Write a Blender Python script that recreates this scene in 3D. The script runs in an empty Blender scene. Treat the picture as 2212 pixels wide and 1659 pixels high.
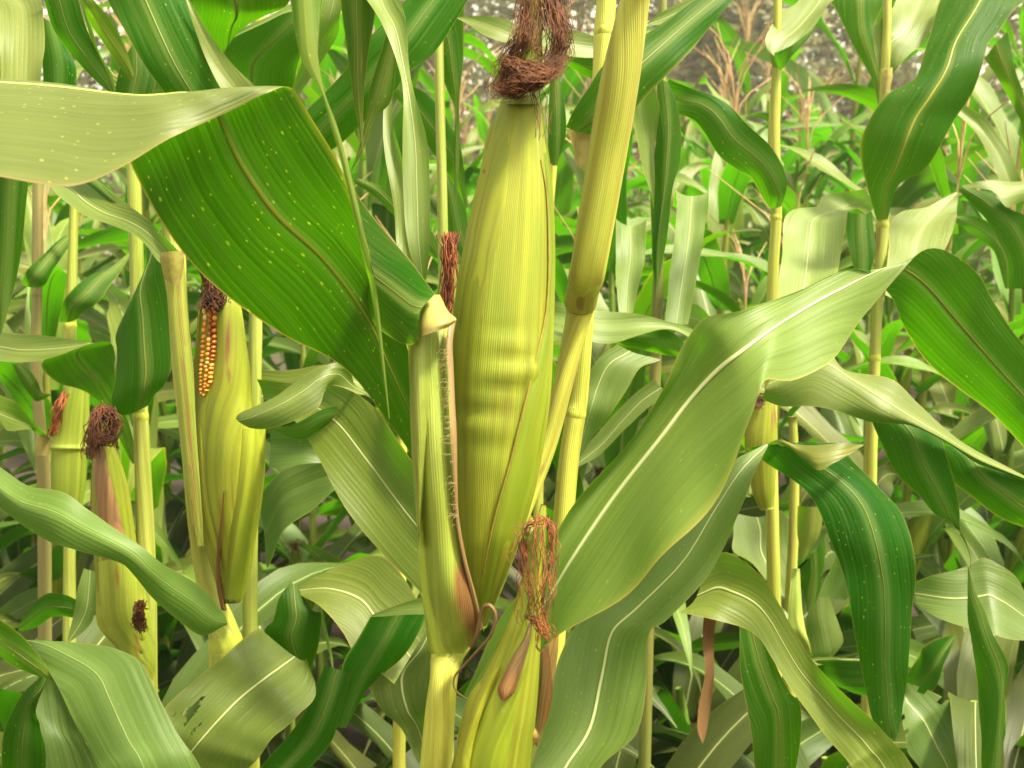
import bpy, bmesh, math, random
from mathutils import Vector, Matrix, noise as mnoise
random.seed(7)
R = math.radians
scene = bpy.context.scene
COL = scene.collection

# ------------------------------------------------------------------ camera
FPX, CX, CY = 2268.0, 1106.0, 829.5          # focal length and centre in units of a 2212 px wide picture
PITCH = R(7.8)
CAM = Vector((0, 0, 1.25))
RIGHT = Vector((1, 0, 0))
FWD = Vector((0, math.cos(PITCH), -math.sin(PITCH)))
UP = Vector((0, math.sin(PITCH), math.cos(PITCH)))
cam = bpy.data.cameras.new('camera')
cam.sensor_width = 36
cam.lens = FPX / 2212 * 36
cam.clip_start = 0.02
cam.clip_end = 500
camo = bpy.data.objects.new('camera', cam)
camo.location = CAM
camo.rotation_euler = (R(90) - PITCH, 0, 0)
COL.objects.link(camo)
scene.camera = camo
cam.dof.use_dof = True
cam.dof.focus_distance = 0.70
cam.dof.aperture_fstop = 15

# ------------------------------------------------------------------ light
SUN_EL, SUN_AZ = R(64), R(105)               # azimuth measured from +Y towards +X
world = bpy.data.worlds.new('World')
scene.world = world
world.use_nodes = True
wn = world.node_tree
wn.nodes.clear()
sky = wn.nodes.new('ShaderNodeTexSky')
sky.sky_type = 'NISHITA'
sky.sun_disc = False
sky.sun_elevation = SUN_EL
sky.sun_rotation = SUN_AZ
sky.air_density = 1.0
sky.dust_density = 4.0
sky.ozone_density = 1.0
hs = wn.nodes.new('ShaderNodeHueSaturation')   # overcast: nearly white
hs.inputs['Saturation'].default_value = 0.04
warm = wn.nodes.new('ShaderNodeMix')
warm.data_type = 'RGBA'
warm.blend_type = 'MULTIPLY'
warm.inputs[0].default_value = 1.0
warm.inputs[7].default_value = (1.0, 0.94, 0.69, 1)
bgn = wn.nodes.new('ShaderNodeBackground')
bgn.inputs['Strength'].default_value = 0.095
wo = wn.nodes.new('ShaderNodeOutputWorld')
wn.links.new(sky.outputs[0], hs.inputs['Color'])
wn.links.new(hs.outputs[0], warm.inputs[6])
wn.links.new(warm.outputs[2], bgn.inputs[0])
wn.links.new(bgn.outputs[0], wo.inputs[0])
sl = bpy.data.lights.new('sun', 'SUN')
sl.energy = 2.3
sl.angle = R(8)
sl.color = (1.0, 0.93, 0.74)
so = bpy.data.objects.new('sun', sl)
sd = Vector((math.sin(SUN_AZ) * math.cos(SUN_EL), math.cos(SUN_AZ) * math.cos(SUN_EL), math.sin(SUN_EL)))
so.rotation_euler = (-sd).to_track_quat('-Z', 'Y').to_euler()
so.location = (0, 0, 6)
COL.objects.link(so)
scene.view_settings.view_transform = 'Standard'
scene.view_settings.look = 'None'
scene.view_settings.gamma = 1
scene.view_settings.use_curve_mapping = False
scene.view_settings.exposure = 2.6
scene.cycles.max_bounces = 8
scene.cycles.transmission_bounces = 6

HAZE = 0.0036

# ------------------------------------------------------------------ helpers
def P(x, y, d):
    """picture point (2212 px wide) at depth d metres -> world"""
    return CAM + RIGHT * ((x - CX) / FPX * d) + UP * ((CY - y) / FPX * d) + FWD * d

TILE = {'D': (0, 0, 1.0)}
for _i, _ox in enumerate((0, 733.3, 1466.6)):
    for _j, _oy in enumerate((0, 550.3, 1100.0)):
        TILE['T%d%d' % (_i, _j)] = (_ox, _oy, 0.337)

def pts(tile, s):
    ox, oy, k = TILE[tile]
    out = []
    for w in s.split():
        v = [float(q) for q in w.split(',')]
        out.append([ox + v[0] * k, oy + v[1] * k] + ([v[2] * k] if len(v) > 2 else []))
    return out

def cr(seq, t):
    """Catmull-Rom through seq (tuples), t in 0..1 by index"""
    n = len(seq) - 1
    if n <= 0:
        return tuple(seq[0])
    f = min(max(t, 0), 1) * n
    i = min(int(f), n - 1)
    f -= i
    p1, p2 = seq[i], seq[i + 1]
    p0 = seq[i - 1] if i > 0 else [2 * a - b for a, b in zip(p1, p2)]
    p3 = seq[i + 2] if i + 2 <= n else [2 * b - a for a, b in zip(p1, p2)]
    out = []
    for a, b, c, e in zip(p0, p1, p2, p3):
        out.append(0.5 * (2 * b + (c - a) * f + (2 * a - 5 * b + 4 * c - e) * f * f + (3 * b - a - 3 * c + e) * f ** 3))
    return tuple(out)

def lin(seq, t):
    if not isinstance(seq, (list, tuple)):
        return seq
    n = len(seq) - 1
    if n == 0:
        return seq[0]
    f = min(max(t, 0), 1) * n
    i = min(int(f), n - 1)
    return seq[i] + (seq[i + 1] - seq[i]) * (f - i)

def by_chord(seq):
    """resampled evaluator parametrised by chord length"""
    L = [0]
    for a, b in zip(seq, seq[1:]):
        L.append(L[-1] + math.hypot(b[0] - a[0], b[1] - a[1]) + 1e-6)
    def ev(t):
        s = t * L[-1]
        i = 0
        while i < len(L) - 2 and L[i + 1] < s:
            i += 1
        return cr(seq, (i + (s - L[i]) / (L[i + 1] - L[i])) / (len(seq) - 1))
    return ev

def mesh_object(name, verts, faces, mat, parent=None, uv=None, wid=None, stain=None, smooth=True, tint=None, kind=None, label=None):
    off = parent_origin(parent)
    me = bpy.data.meshes.new(name)
    me.from_pydata([tuple(Vector(v) - off) for v in verts], [], faces)
    if uv is not None:
        for nm, data in (('UVMap', uv), ('Wid', wid)):
            if data is None:
                continue
            l = me.uv_layers.new(name=nm)
            buf = []
            for lp in me.loops:
                buf.extend(data[lp.vertex_index])
            l.data.foreach_set('uv', buf)
    if stain is not None:
        at = me.attributes.new('stain', 'FLOAT', 'POINT')
        at.data.foreach_set('value', stain)
    if smooth:
        me.polygons.foreach_set('use_smooth', [True] * len(me.polygons))
    me.materials.append(mat)
    me.update()
    o = bpy.data.objects.new(name, me)
    COL.objects.link(o)
    if parent is not None:
        o.parent = parent
    if tint is not None:
        o.color = (*tint, 1)
    if kind:
        o['kind'] = kind
    if label:
        o['label'] = label
    return o

def parent_origin(parent):
    p = Vector((0, 0, 0))
    while parent is not None:
        p += Vector(parent.location)
        parent = parent.parent
    return p

def thing(name, label, cat, loc, group=None):
    o = bpy.data.objects.new(name, None)
    o.empty_display_size = 0.05
    o.location = loc
    o['label'] = label
    o['category'] = cat
    if group:
        o['group'] = group
    COL.objects.link(o)
    return o

# ------------------------------------------------------------------ materials
def new_mat(name):
    m = bpy.data.materials.new(name)
    m.use_nodes = True
    nt = m.node_tree
    nt.nodes.clear()
    return m, nt

class NB:
    """small node builder"""
    def __init__(s, nt):
        s.nt = nt
    def _set(s, sock, v):
        if isinstance(v, bpy.types.NodeSocket):
            s.nt.links.new(v, sock)
        elif isinstance(v, (tuple, list)):
            sock.default_value = (*v, 1) if len(v) == 3 and sock.type == 'RGBA' else v
        else:
            sock.default_value = v
    def node(s, typ, ins=None, **kw):
        n = s.nt.nodes.new(typ)
        for k, v in kw.items():
            setattr(n, k, v)
        for k, v in (ins or {}).items():
            s._set(n.inputs[k], v)
        return n
    def math(s, op, a, b=0.0, c=None, clamp=False):
        n = s.node('ShaderNodeMath', {0: a, 1: b}, operation=op, use_clamp=clamp)
        if c is not None:
            s._set(n.inputs[2], c)
        return n.outputs[0]
    def mix(s, f, a, b, blend='MIX'):
        n = s.node('ShaderNodeMix', {0: f, 6: a, 7: b}, data_type='RGBA', blend_type=blend)
        return n.outputs[2]
    def ramp(s, v, lo, hi, a=0.0, b=1.0):
        n = s.node('ShaderNodeMapRange', {0: v, 1: lo, 2: hi, 3: a, 4: b}, interpolation_type='SMOOTHSTEP')
        return n.outputs[0]
    def noise(s, vec, scale, detail=2.0, rough=0.5):
        return s.node('ShaderNodeTexNoise', {'Vector': vec, 'Scale': scale, 'Detail': detail, 'Roughness': rough}).outputs[0]
    def comb(s, x, y, z=0.0):
        return s.node('ShaderNodeCombineXYZ', {0: x, 1: y, 2: z}).outputs[0]
    def uv(s, name):
        n = s.node('ShaderNodeUVMap', uv_map=name)
        x = s.node('ShaderNodeSeparateXYZ', {0: n.outputs[0]})
        return x.outputs[0], x.outputs[1]

def leaf_material(name, top, under, trans, fleck=1.0, zone_lo=0.34, zone_hi=0.60, many=0.45, fsize=0.13):
    m, nt = new_mat(name)
    b = NB(nt)
    u, v = b.uv('UVMap')
    x, vn = b.uv('Wid')
    oi = nt.nodes.new('ShaderNodeObjectInfo')
    rnd = oi.outputs['Random']
    r10 = b.math('MULTIPLY', rnd, 37.0)
    vec = b.comb(x, b.math('MULTIPLY', v, 0.22), r10)
    back = nt.nodes.new('ShaderNodeNewGeometry').outputs['Backfacing']
    # parallel veins
    v1 = b.math('DIVIDE', b.math('PINGPONG', x, 0.0017), 0.0017)
    line = b.ramp(v1, 0.0, 0.22, 1.0, 0.0)
    v2 = b.math('DIVIDE', b.math('PINGPONG', x, 0.0008), 0.0008)
    patch = b.noise(vec, 32.0, 3.0, 0.55)
    streak = b.noise(b.comb(x, b.math('MULTIPLY', v, 0.02), r10), 260.0, 2.0, 0.6)
    # pale flecks along the veins
    fv = b.comb(x, b.math('MULTIPLY', v, 0.55), r10)
    vo = b.node('ShaderNodeTexVoronoi', {'Vector': fv, 'Scale': 300.0, 'Randomness': 1.0})
    pick = b.node('ShaderNodeSeparateColor', {0: vo.outputs['Color']})
    size = b.math('ADD', b.math('MULTIPLY', b.math('POWER', pick.outputs[0], 7.0), 0.09), b.ramp(pick.outputs[1], many - 0.05, many + 0.05, -0.2, fsize))
    spot = b.ramp(b.math('SUBTRACT', vo.outputs['Distance'], size), -0.07, 0.02, 1.0, 0.0)
    zone = b.ramp(b.noise(fv, 26.0, 2.0), zone_lo, zone_hi)
    spot = b.math('MULTIPLY', b.math('MULTIPLY', spot, zone), b.math('MULTIPLY', b.math('ADD', 0.25, b.math('MULTIPLY', pick.outputs[2], 0.75)), fleck))
    vo2 = b.node('ShaderNodeTexVoronoi', {'Vector': fv, 'Scale': 34.0, 'Randomness': 1.0})
    pick2 = b.node('ShaderNodeSeparateColor', {0: vo2.outputs['Color']})
    big = b.ramp(b.math('SUBTRACT', vo2.outputs['Distance'], b.math('MULTIPLY', b.math('POWER', pick2.outputs[1], 16.0), 0.075)), -0.03, 0.01, 1.0, 0.0)
    big = b.math('MULTIPLY', big, b.math('MULTIPLY', b.ramp(b.noise(fv, 400.0, 2.0), 0.35, 0.6), fleck))
    ctop = b.mix(patch, tuple(c * 0.80 for c in top), tuple(c * 1.22 for c in top))
    cund = b.mix(patch, tuple(c * 0.78 for c in under), tuple(c * 1.2 for c in under))
    base = b.mix(back, ctop, cund)
    base = b.mix(b.math('MULTIPLY', line, 0.09), base, (0.24, 0.30, 0.08))
    base = b.mix(b.math('MULTIPLY', b.ramp(v2, 0.3, 1.0), 0.08), base, tuple(c * 0.55 for c in top))
    base = b.mix(b.math('MULTIPLY', b.ramp(streak, 0.55, 0.75), 0.25), base, (0.20, 0.24, 0.09))
    ax = b.math('ABSOLUTE', x)
    base = b.mix(b.math('MULTIPLY', b.ramp(ax, 0.0015, 0.008, 1.0, 0.0), 0.35), base, (0.24, 0.30, 0.08))
    pleat = b.noise(b.comb(x, b.math('MULTIPLY', v, 0.035), r10), 130.0, 2.0, 0.55)
    base = b.mix(b.math('MULTIPLY', b.ramp(pleat, 0.35, 0.65), 0.30), base, tuple(c * 0.62 for c in top))
    dn = b.noise(b.comb(x, b.math('MULTIPLY', v, 0.10), b.math('ADD', r10, 5.0)), 95.0, 4.0, 0.7)
    dryz = b.math('MULTIPLY', b.ramp(dn, 0.69, 0.76), b.ramp(b.noise(vec, 9.0, 1.0), 0.5, 0.62))
    base = b.mix(b.math('MULTIPLY', dryz, 0.8), base, (0.30, 0.20, 0.09))
    base = b.mix(b.math('MULTIPLY', spot, 0.6), base, (0.34, 0.40, 0.07))
    base = b.mix(b.math('MULTIPLY', big, 0.6), base, (0.42, 0.33, 0.09))
    tr = b.mix(patch, tuple(c * 0.72 for c in trans), tuple(c * 1.25 for c in trans))
    tr = b.mix(b.math('MULTIPLY', line, 0.16), tr, (0.30, 0.55, 0.02))
    tr = b.mix(b.math('MULTIPLY', spot, 0.7), tr, (0.50, 0.68, 0.02))
    tr = b.mix(b.math('MULTIPLY', big, 0.7), tr, (0.70, 0.50, 0.05))
    # margin: thin yellowish-brown rim
    rim = b.math('MINIMUM', u, b.math('SUBTRACT', 1.0, u))
    rimw = b.ramp(rim, 0.002, 0.010, 1.0, 0.0)
    yell = b.math('MULTIPLY', b.ramp(rim, 0.0, 0.05, 1.0, 0.0), b.ramp(b.noise(vec, 14.0), 0.45, 0.7))
    base = b.mix(b.math('MULTIPLY', yell, 0.35), base, (0.33, 0.32, 0.06))
    base = b.mix(b.math('MULTIPLY', rimw, 0.55), base, (0.30, 0.20, 0.08))
    tr = b.mix(b.math('MULTIPLY', yell, 0.4), tr, (0.40, 0.50, 0.01))
    tr = b.mix(b.math('MULTIPLY', rimw, 0.6), tr, (0.60, 0.42, 0.05))
    tint = oi.outputs['Color']
    base = b.mix(1.0, base, tint, 'MULTIPLY')
    tr = b.mix(1.0, tr, tint, 'MULTIPLY')
    var = b.math('ADD', 0.86, b.math('MULTIPLY', rnd, 0.28))
    vv = b.node('ShaderNodeHueSaturation', {'Value': var, 'Color': base, 'Hue': b.math('ADD', 0.488, b.math('MULTIPLY', rnd, 0.022))}).outputs[0]
    bump = b.node('ShaderNodeBump', {'Strength': 0.16, 'Distance': 0.0004, 'Height': b.math('ADD', b.math('ADD', v1, b.math('MULTIPLY', v2, 0.35)), b.math('MULTIPLY', patch, 1.5))})
    bump2 = b.node('ShaderNodeBump', {'Strength': 0.55, 'Distance': 0.0022, 'Height': pleat, 'Normal': bump.outputs[0]})
    bump = bump2
    pr = b.node('ShaderNodeBsdfPrincipled', {'Base Color': vv, 'Roughness': b.math('ADD', 0.42, b.math('MULTIPLY', patch, 0.18)), 'Normal': bump.outputs[0]})
    b._set(pr.inputs['Specular IOR Level'], b.math('SUBTRACT', 0.36, b.math('MULTIPLY', back, 0.30)))
    tl = b.node('ShaderNodeBsdfTranslucent', {'Color': tr, 'Normal': bump.outputs[0]})
    add = b.node('ShaderNodeMixShader', {0: 0.46, 1: pr.outputs[0], 2: tl.outputs[0]})
    out = b.node('ShaderNodeOutputMaterial', {0: add.outputs[0]})
    return m

def tissue_material(name, c1, c2, stainc=(0.16, 0.06, 0.02), line=0.0016, rough=0.5, trans=None, spots=0.5, dark=0.30, tf=0.25):
    """stalk, husk, sheath: UVMap = (metres around, metres along)"""
    m, nt = new_mat(name)
    b = NB(nt)
    x, v = b.uv('UVMap')
    oi = nt.nodes.new('ShaderNodeObjectInfo')
    r10 = b.math('MULTIPLY', oi.outputs['Random'], 23.0)
    xw = b.math('ADD', x, b.math('MULTIPLY', b.math('SUBTRACT', b.noise(b.comb(x, b.math('MULTIPLY', v, 0.3), r10), 40.0, 1.0), 0.5), 0.0012))
    v1 = b.math('DIVIDE', b.math('PINGPONG', xw, line), line)
    ln = b.ramp(v1, 0.0, 0.5, 1.0, 0.0)
    st = b.noise(b.comb(x, b.math('MULTIPLY', v, 0.025), r10), 420.0, 3.0, 0.6)
    broad = b.noise(b.comb(x, b.math('MULTIPLY', v, 0.06), r10), 75.0, 2.0, 0.5)
    pa = b.noise(b.comb(x, b.math('MULTIPLY', v, 0.35), r10), 28.0, 3.0, 0.6)
    base = b.mix(b.ramp(pa, 0.3, 0.7), c1, c2)
    base = b.mix(b.math('MULTIPLY', b.ramp(broad, 0.40, 0.72), 0.55), base, tuple(min(1, c * 1.35) for c in c2))
    base = b.mix(b.math('MULTIPLY', b.math('MULTIPLY', ln, b.ramp(st, 0.25, 0.7)), dark), base, tuple(c * 0.45 for c in c1))
    base = b.mix(b.math('MULTIPLY', b.ramp(st, 0.55, 0.8), 0.4), base, tuple(c * 0.5 for c in c1))
    s2 = b.noise(b.comb(x, b.math('MULTIPLY', v, 0.015), b.math('ADD', r10, 3.0)), 230.0, 3.0, 0.65)
    base = b.mix(b.math('MULTIPLY', b.ramp(s2, 0.49, 0.66), 0.55), base, (c1[0] * 0.75, c1[1] * 0.50, c1[2] * 0.6))
    base = b.mix(b.math('MULTIPLY', b.ramp(s2, 0.34, 0.47, 1.0, 0.0), 0.45), base, tuple(min(1, c * 1.3) for c in c2))
    vo = b.node('ShaderNodeTexVoronoi', {'Vector': b.comb(x, b.math('MULTIPLY', v, 0.4), r10), 'Scale': 60.0})
    pk = b.node('ShaderNodeSeparateColor', {0: vo.outputs['Color']})
    sp = b.ramp(b.math('SUBTRACT', vo.outputs['Distance'], b.math('MULTIPLY', b.math('POWER', pk.outputs[0], 8.0), 0.22)), -0.06, 0.03, 1.0, 0.0)
    base = b.mix(b.math('MULTIPLY', sp, spots), base, stainc)
    sa = b.node('ShaderNodeAttribute', attribute_name='stain').outputs['Fac']
    blot = b.math('ADD', sa, b.math('MULTIPLY', b.math('SUBTRACT', b.noise(b.comb(x, b.math('MULTIPLY', v, 0.12), r10), 160.0, 4.0, 0.65), 0.5), 1.1))
    sm = b.math('MULTIPLY', b.ramp(blot, 0.15, 1.0), b.ramp(sa, 0.0, 0.35))
    base = b.mix(sm, base, b.mix(b.ramp(st, 0.35, 0.65), stainc, (0.19, 0.095, 0.03)))
    base = b.mix(1.0, base, oi.outputs['Color'], 'MULTIPLY')
    bump = b.node('ShaderNodeBump', {'Strength': 0.5, 'Distance': 0.0004, 'Height': b.math('ADD', v1, b.math('MULTIPLY', st, 0.8))})
    pr = b.node('ShaderNodeBsdfPrincipled', {'Base Color': base, 'Roughness': rough, 'Normal': bump.outputs[0]})
    pr.inputs['Specular IOR Level'].default_value = 0.35
    sh = pr.outputs[0]
    if trans:
        tl = b.node('ShaderNodeBsdfTranslucent', {'Color': b.mix(sm, trans, stainc)})
        sh = b.node('ShaderNodeMixShader', {0: tf, 1: sh, 2: tl.outputs[0]}).outputs[0]
    b.node('ShaderNodeOutputMaterial', {0: sh})
    return m

def plain_material(name, c1, c2, scale=60.0, rough=0.6, trans=0.0, spec=0.3):
    m, nt = new_mat(name)
    b = NB(nt)
    tc = nt.nodes.new('ShaderNodeTexCoord')
    oi = nt.nodes.new('ShaderNodeObjectInfo')
    n = b.noise(tc.outputs['Object'], scale, 3.0, 0.6)
    base = b.mix(b.ramp(n, 0.3, 0.7), c1, c2)
    base = b.mix(1.0, base, oi.outputs['Color'], 'MULTIPLY')
    pr = b.node('ShaderNodeBsdfPrincipled', {'Base Color': base, 'Roughness': rough})
    pr.inputs['Specular IOR Level'].default_value = spec
    sh = pr.outputs[0]
    if trans:
        tl = b.node('ShaderNodeBsdfTranslucent', {'Color': base})
        sh = b.node('ShaderNodeMixShader', {0: trans, 1: sh, 2: tl.outputs[0]}).outputs[0]
    b.node('ShaderNodeOutputMaterial', {0: sh})
    return m

def midrib_material():
    m, nt = new_mat('midrib')
    b = NB(nt)
    x, v = b.uv('UVMap')
    side = b.ramp(x, -0.2, 0.2)                # x = +1 on the upper face, -1 on the under face
    n = b.noise(b.comb(x, b.math('MULTIPLY', v, 0.1)), 150.0, 2.0)
    und = b.mix(n, (0.13, 0.17, 0.012), (0.21, 0.20, 0.025))
    top = b.mix(n, (0.34, 0.40, 0.13), (0.52, 0.56, 0.26))
    sx, sv = b.uv('Wid')
    edge = b.ramp(b.math('ABSOLUTE', sx), 0.30, 0.95)
    und = b.mix(edge, und, (0.022, 0.085, 0.002))
    top = b.mix(edge, top, (0.135, 0.175, 0.045))
    oi = nt.nodes.new('ShaderNodeObjectInfo')
    base = b.mix(1.0, b.mix(side, und, top), oi.outputs['Color'], 'MULTIPLY')
    pr = b.node('ShaderNodeBsdfPrincipled', {'Base Color': base, 'Roughness': 0.45})
    tl = b.node('ShaderNodeBsdfTranslucent', {'Color': (0.42, 0.48, 0.02, 1)})
    mx = b.node('ShaderNodeMixShader', {0: 0.42, 1: pr.outputs[0], 2: tl.outputs[0]})
    b.node('ShaderNodeOutputMaterial', {0: mx.outputs[0]})
    return m

M_LEAF = leaf_material('leaf', (0.130, 0.180, 0.028), (0.011, 0.064, 0.0005), (0.058, 0.225, 0.0001))
M_SPECK = leaf_material('speckled_leaf', (0.138, 0.180, 0.036), (0.011, 0.064, 0.0005), (0.056, 0.215, 0.0001), 1.0, 0.26, 0.56, 0.40, 0.155)
M_RIB = midrib_material()
M_STALK = tissue_material('stalk', (0.27, 0.305, 0.026), (0.37, 0.365, 0.055), line=0.0007, spots=0.6, dark=0.22)
M_DRYSTALK = tissue_material('dry_stalk', (0.16, 0.165, 0.045), (0.17, 0.135, 0.045), line=0.0007, spots=0.8, dark=0.25)
M_HUSK = tissue_material('husk', (0.145, 0.200, 0.007), (0.245, 0.258, 0.016), line=0.00055, spots=0.35, dark=0.20, trans=(0.40, 0.45, 0.03), tf=0.15)
M_SHEATH = tissue_material('sheath', (0.15, 0.22, 0.020), (0.23, 0.27, 0.038), line=0.0006, spots=0.35, dark=0.35, trans=(0.35, 0.42, 0.03), tf=0.15)
M_DRY = tissue_material('dry_husk', (0.12, 0.072, 0.024), (0.215, 0.145, 0.062), line=0.0009, spots=0.7, dark=0.4)
M_COLLAR = plain_material('collar', (0.32, 0.28, 0.075), (0.25, 0.19, 0.055), 180.0, 0.55, 0.2)
M_SILK = plain_material('silk', (0.050, 0.017, 0.007), (0.190, 0.070, 0.026), 90.0, 0.65, 0.1, 0.2)
M_KERNEL = plain_material('kernel', (0.60, 0.20, 0.018), (0.66, 0.29, 0.04), 120.0, 0.28, 0.0, 0.5)
M_COB = plain_material('cob', (0.28, 0.08, 0.02), (0.40, 0.15, 0.04), 300.0, 0.6)
M_HAIR = plain_material('hair', (0.26, 0.19, 0.09), (0.34, 0.27, 0.13), 100.0, 0.6, 0.3)
M_TASSEL = plain_material('tassel', (0.42, 0.26, 0.12), (0.52, 0.36, 0.18), 50.0, 0.7, 0.2)
# ------------------------------------------------------------------ plant builders
def grid_faces(nv, nu, flip=False, base=0):
    f = []
    for i in range(nv - 1):
        for j in range(nu - 1):
            a = base + i * nu + j
            q = (a, a + 1, a + nu + 1, a + nu)
            f.append(q[::-1] if flip else q)
    return f

def leaf_from_grid(parent, G, um=0.5, mat=None, rib=0.028, rib_min=0.0006, tint=None, label=None, name='leaf', holes=None, ribcol=None):
    """G[i][j] world points; the face normal (row dir x column dir) is the upper side"""
    nv, nu = len(G), len(G[0])
    verts, uv, wid = [], [], []
    vm = 0.0
    for i, row in enumerate(G):
        if i:
            c0, c1 = G[i - 1][nu // 2], row[nu // 2]
            vm += (c1 - c0).length
        w = sum((row[j + 1] - row[j]).length for j in range(nu - 1))
        for j, p in enumerate(row):
            u = j / (nu - 1)
            verts.append(p)
            uv.append((u, vm))
            wid.append(((u - um) * w, i / (nv - 1)))
    # row direction x column direction = upper normal -> winding (i,j),(i+1,j),(i+1,j+1),(i,j+1)
    faces = grid_faces(nv, nu, flip=True)
    if holes:
        faces = [q for q in faces if not holes(sum(uv[k][0] for k in q) / 4, sum(wid[k][1] for k in q) / 4)]
    o = mesh_object(name, verts, faces, mat or M_LEAF, parent, uv, wid, tint=tint, label=label)
    if rib:
        rv, ruv, rf, rws = [], [], [], []
        S = (-1, -0.55, 0, 0.55, 1)
        ring = len(S) + 3
        L = 0.0
        jm = um * (nu - 1)
        j0 = min(int(jm), nu - 2)
        fr = jm - j0
        prev = None
        for i, row in enumerate(G):
            p = row[j0].lerp(row[j0 + 1], fr)
            w = sum((row[j + 1] - row[j]).length for j in range(nu - 1))
            hw = max(rib_min * 0.7, rib * w * (1 - 0.5 * i / (nv - 1)))
            hw = min(hw, 0.25 * w + 1e-5)
            ac = (row[j0 + 1] - row[j0]).normalized()
            ta = (G[min(i + 1, nv - 1)][j0] - G[max(i - 1, 0)][j0]).normalized()
            n = ta.cross(ac)
            n = n.normalized() if n.length > 1e-6 else Vector((0, 0, 1))
            if prev is not None:
                L += (p - prev).length
            prev = p
            for s in S:
                q = s * hw * (nu - 1) / max(w, 1e-5)      # in column units
                jj = min(max(jm + q, 0), nu - 1.001)
                k = int(jj)
                rv.append(row[k].lerp(row[k + 1], jj - k) + n * (0.00010 + 0.22 * hw * (1 - s * s)))
                ruv.append((1.0, L))
                rws.append((s, 0))
            for s in (0.6, 0, -0.6):
                q = s * hw * (nu - 1) / max(w, 1e-5)
                jj = min(max(jm + q, 0), nu - 1.001)
                k = int(jj)
                rv.append(row[k].lerp(row[k + 1], jj - k) - n * (0.00010 + 0.30 * hw * (1 - s * s)))
                ruv.append((-1.0, L))
                rws.append((s, 0))
        for i in range(nv - 1):
            for j in range(ring):
                a, b2 = i * ring + j, i * ring + (j + 1) % ring
                rf.append((a, a + ring, b2 + ring, b2))
        mesh_object('midrib', rv, rf, M_RIB, o, ruv, rws, tint=ribcol)
    return o

def traced_leaf(parent, tile, A, B, d, face='t', M=None, mdep=0.0, bow=0.14, um=0.5, nv=40, nu=9, ripple=0.0038, lean=None,
                rib=0.022, tint=None, label=None, mat=None, holes=None, name='leaf', ribcol=None, rib_min=0.0006, wave=1.0, dA=0.0, dB=0.0):
    """A, B: the two margins in picture points; d: depth (m) along the leaf; lean: how far the cross-section tips back (+ = its upper
    edge lies farther away, so the upper face meets the sky); face: which face the reference end shows ('t' upper, 'u' under)."""
    A, B = pts(tile, A), pts(tile, B)
    Mp = pts(tile, M) if M else None
    if len(A) == len(B) and (Mp is None or len(Mp) == len(A)):
        ea, eb = (lambda t: cr(A, t)), (lambda t: cr(B, t))
        em = (lambda t: cr(Mp, t)) if Mp else None
    else:
        ea, eb = by_chord(A), by_chord(B)
        em = by_chord(Mp) if Mp else None
    if lean is None:
        lean = 0.7 if face == 't' else -0.5
    ph = random.uniform(0, 6.28)
    ph2 = random.uniform(0, 6.28)
    kf = random.uniform(22, 34)
    G = []
    for i in range(nv):
        t = i / (nv - 1)
        a, b = ea(t), eb(t)
        dd = cr([(q,) for q in d], t)[0] if isinstance(d, (list, tuple)) else d
        lk = lin(lean, t)
        ym = (a[1] + b[1]) / 2
        da = dd + lk * (ym - a[1]) / FPX * dd + lin(dA, t)
        db = dd + lk * (ym - b[1]) / FPX * dd + lin(dB, t)
        pa, pb = P(a[0], a[1], da), P(b[0], b[1], db)
        if em:
            m = em(t)
            pm = P(m[0], m[1], dd + lk * (ym - m[1]) / FPX * dd - lin(mdep, t))
        else:
            pm = None
        row = []
        for j in range(nu):
            u = j / (nu - 1)
            if pm is not None:
                row.append(pa * (2 * (u - .5) * (u - 1)) + pm * (4 * u * (1 - u)) + pb * (2 * u * (u - .5)))
            else:
                row.append(pa.lerp(pb, u))
        G.append(row)
    # orientation: is (along x across) the upper side at the reference end?
    k = 2
    c = G[k][nu // 2]
    n = (G[k + 2][nu // 2] - G[k][nu // 2]).cross(G[k][-1] - G[k][0])
    to_cam = n.dot(CAM - c) > 0
    if to_cam != (face == 't'):
        for row in G:
            row.reverse()
        um = 1 - um
    if bow or ripple:
        out = []
        L = 0
        for i, row in enumerate(G):
            if i:
                L += (row[nu // 2] - G[i - 1][nu // 2]).length
            w = (row[-1] - row[0]).length
            nrow = []
            for j, p in enumerate(row):
                ta = G[min(i + 1, nv - 1)][j] - G[max(i - 1, 0)][j]
                n = ta.cross(row[-1] - row[0])
                n = n.normalized() if n.length > 1e-9 else Vector((0, 0, 0))
                u = j / (nu - 1)
                e = (2 * u - 1)
                bb = (-lin(bow, i / (nv - 1)) * w * (1 - abs(e) ** 1.6)) if not em else 0.0
                side = ph if e < 0 else ph2
                rr = ripple * e * e * math.sin(kf * L * 2.2 * wave + side) * min(1, w / 0.04)
                nrow.append(p + n * (bb + rr))
            out.append(nrow)
        G = out
    return leaf_from_grid(parent, G, um, mat, rib, rib_min, tint, label, name, holes, ribcol)

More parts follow.
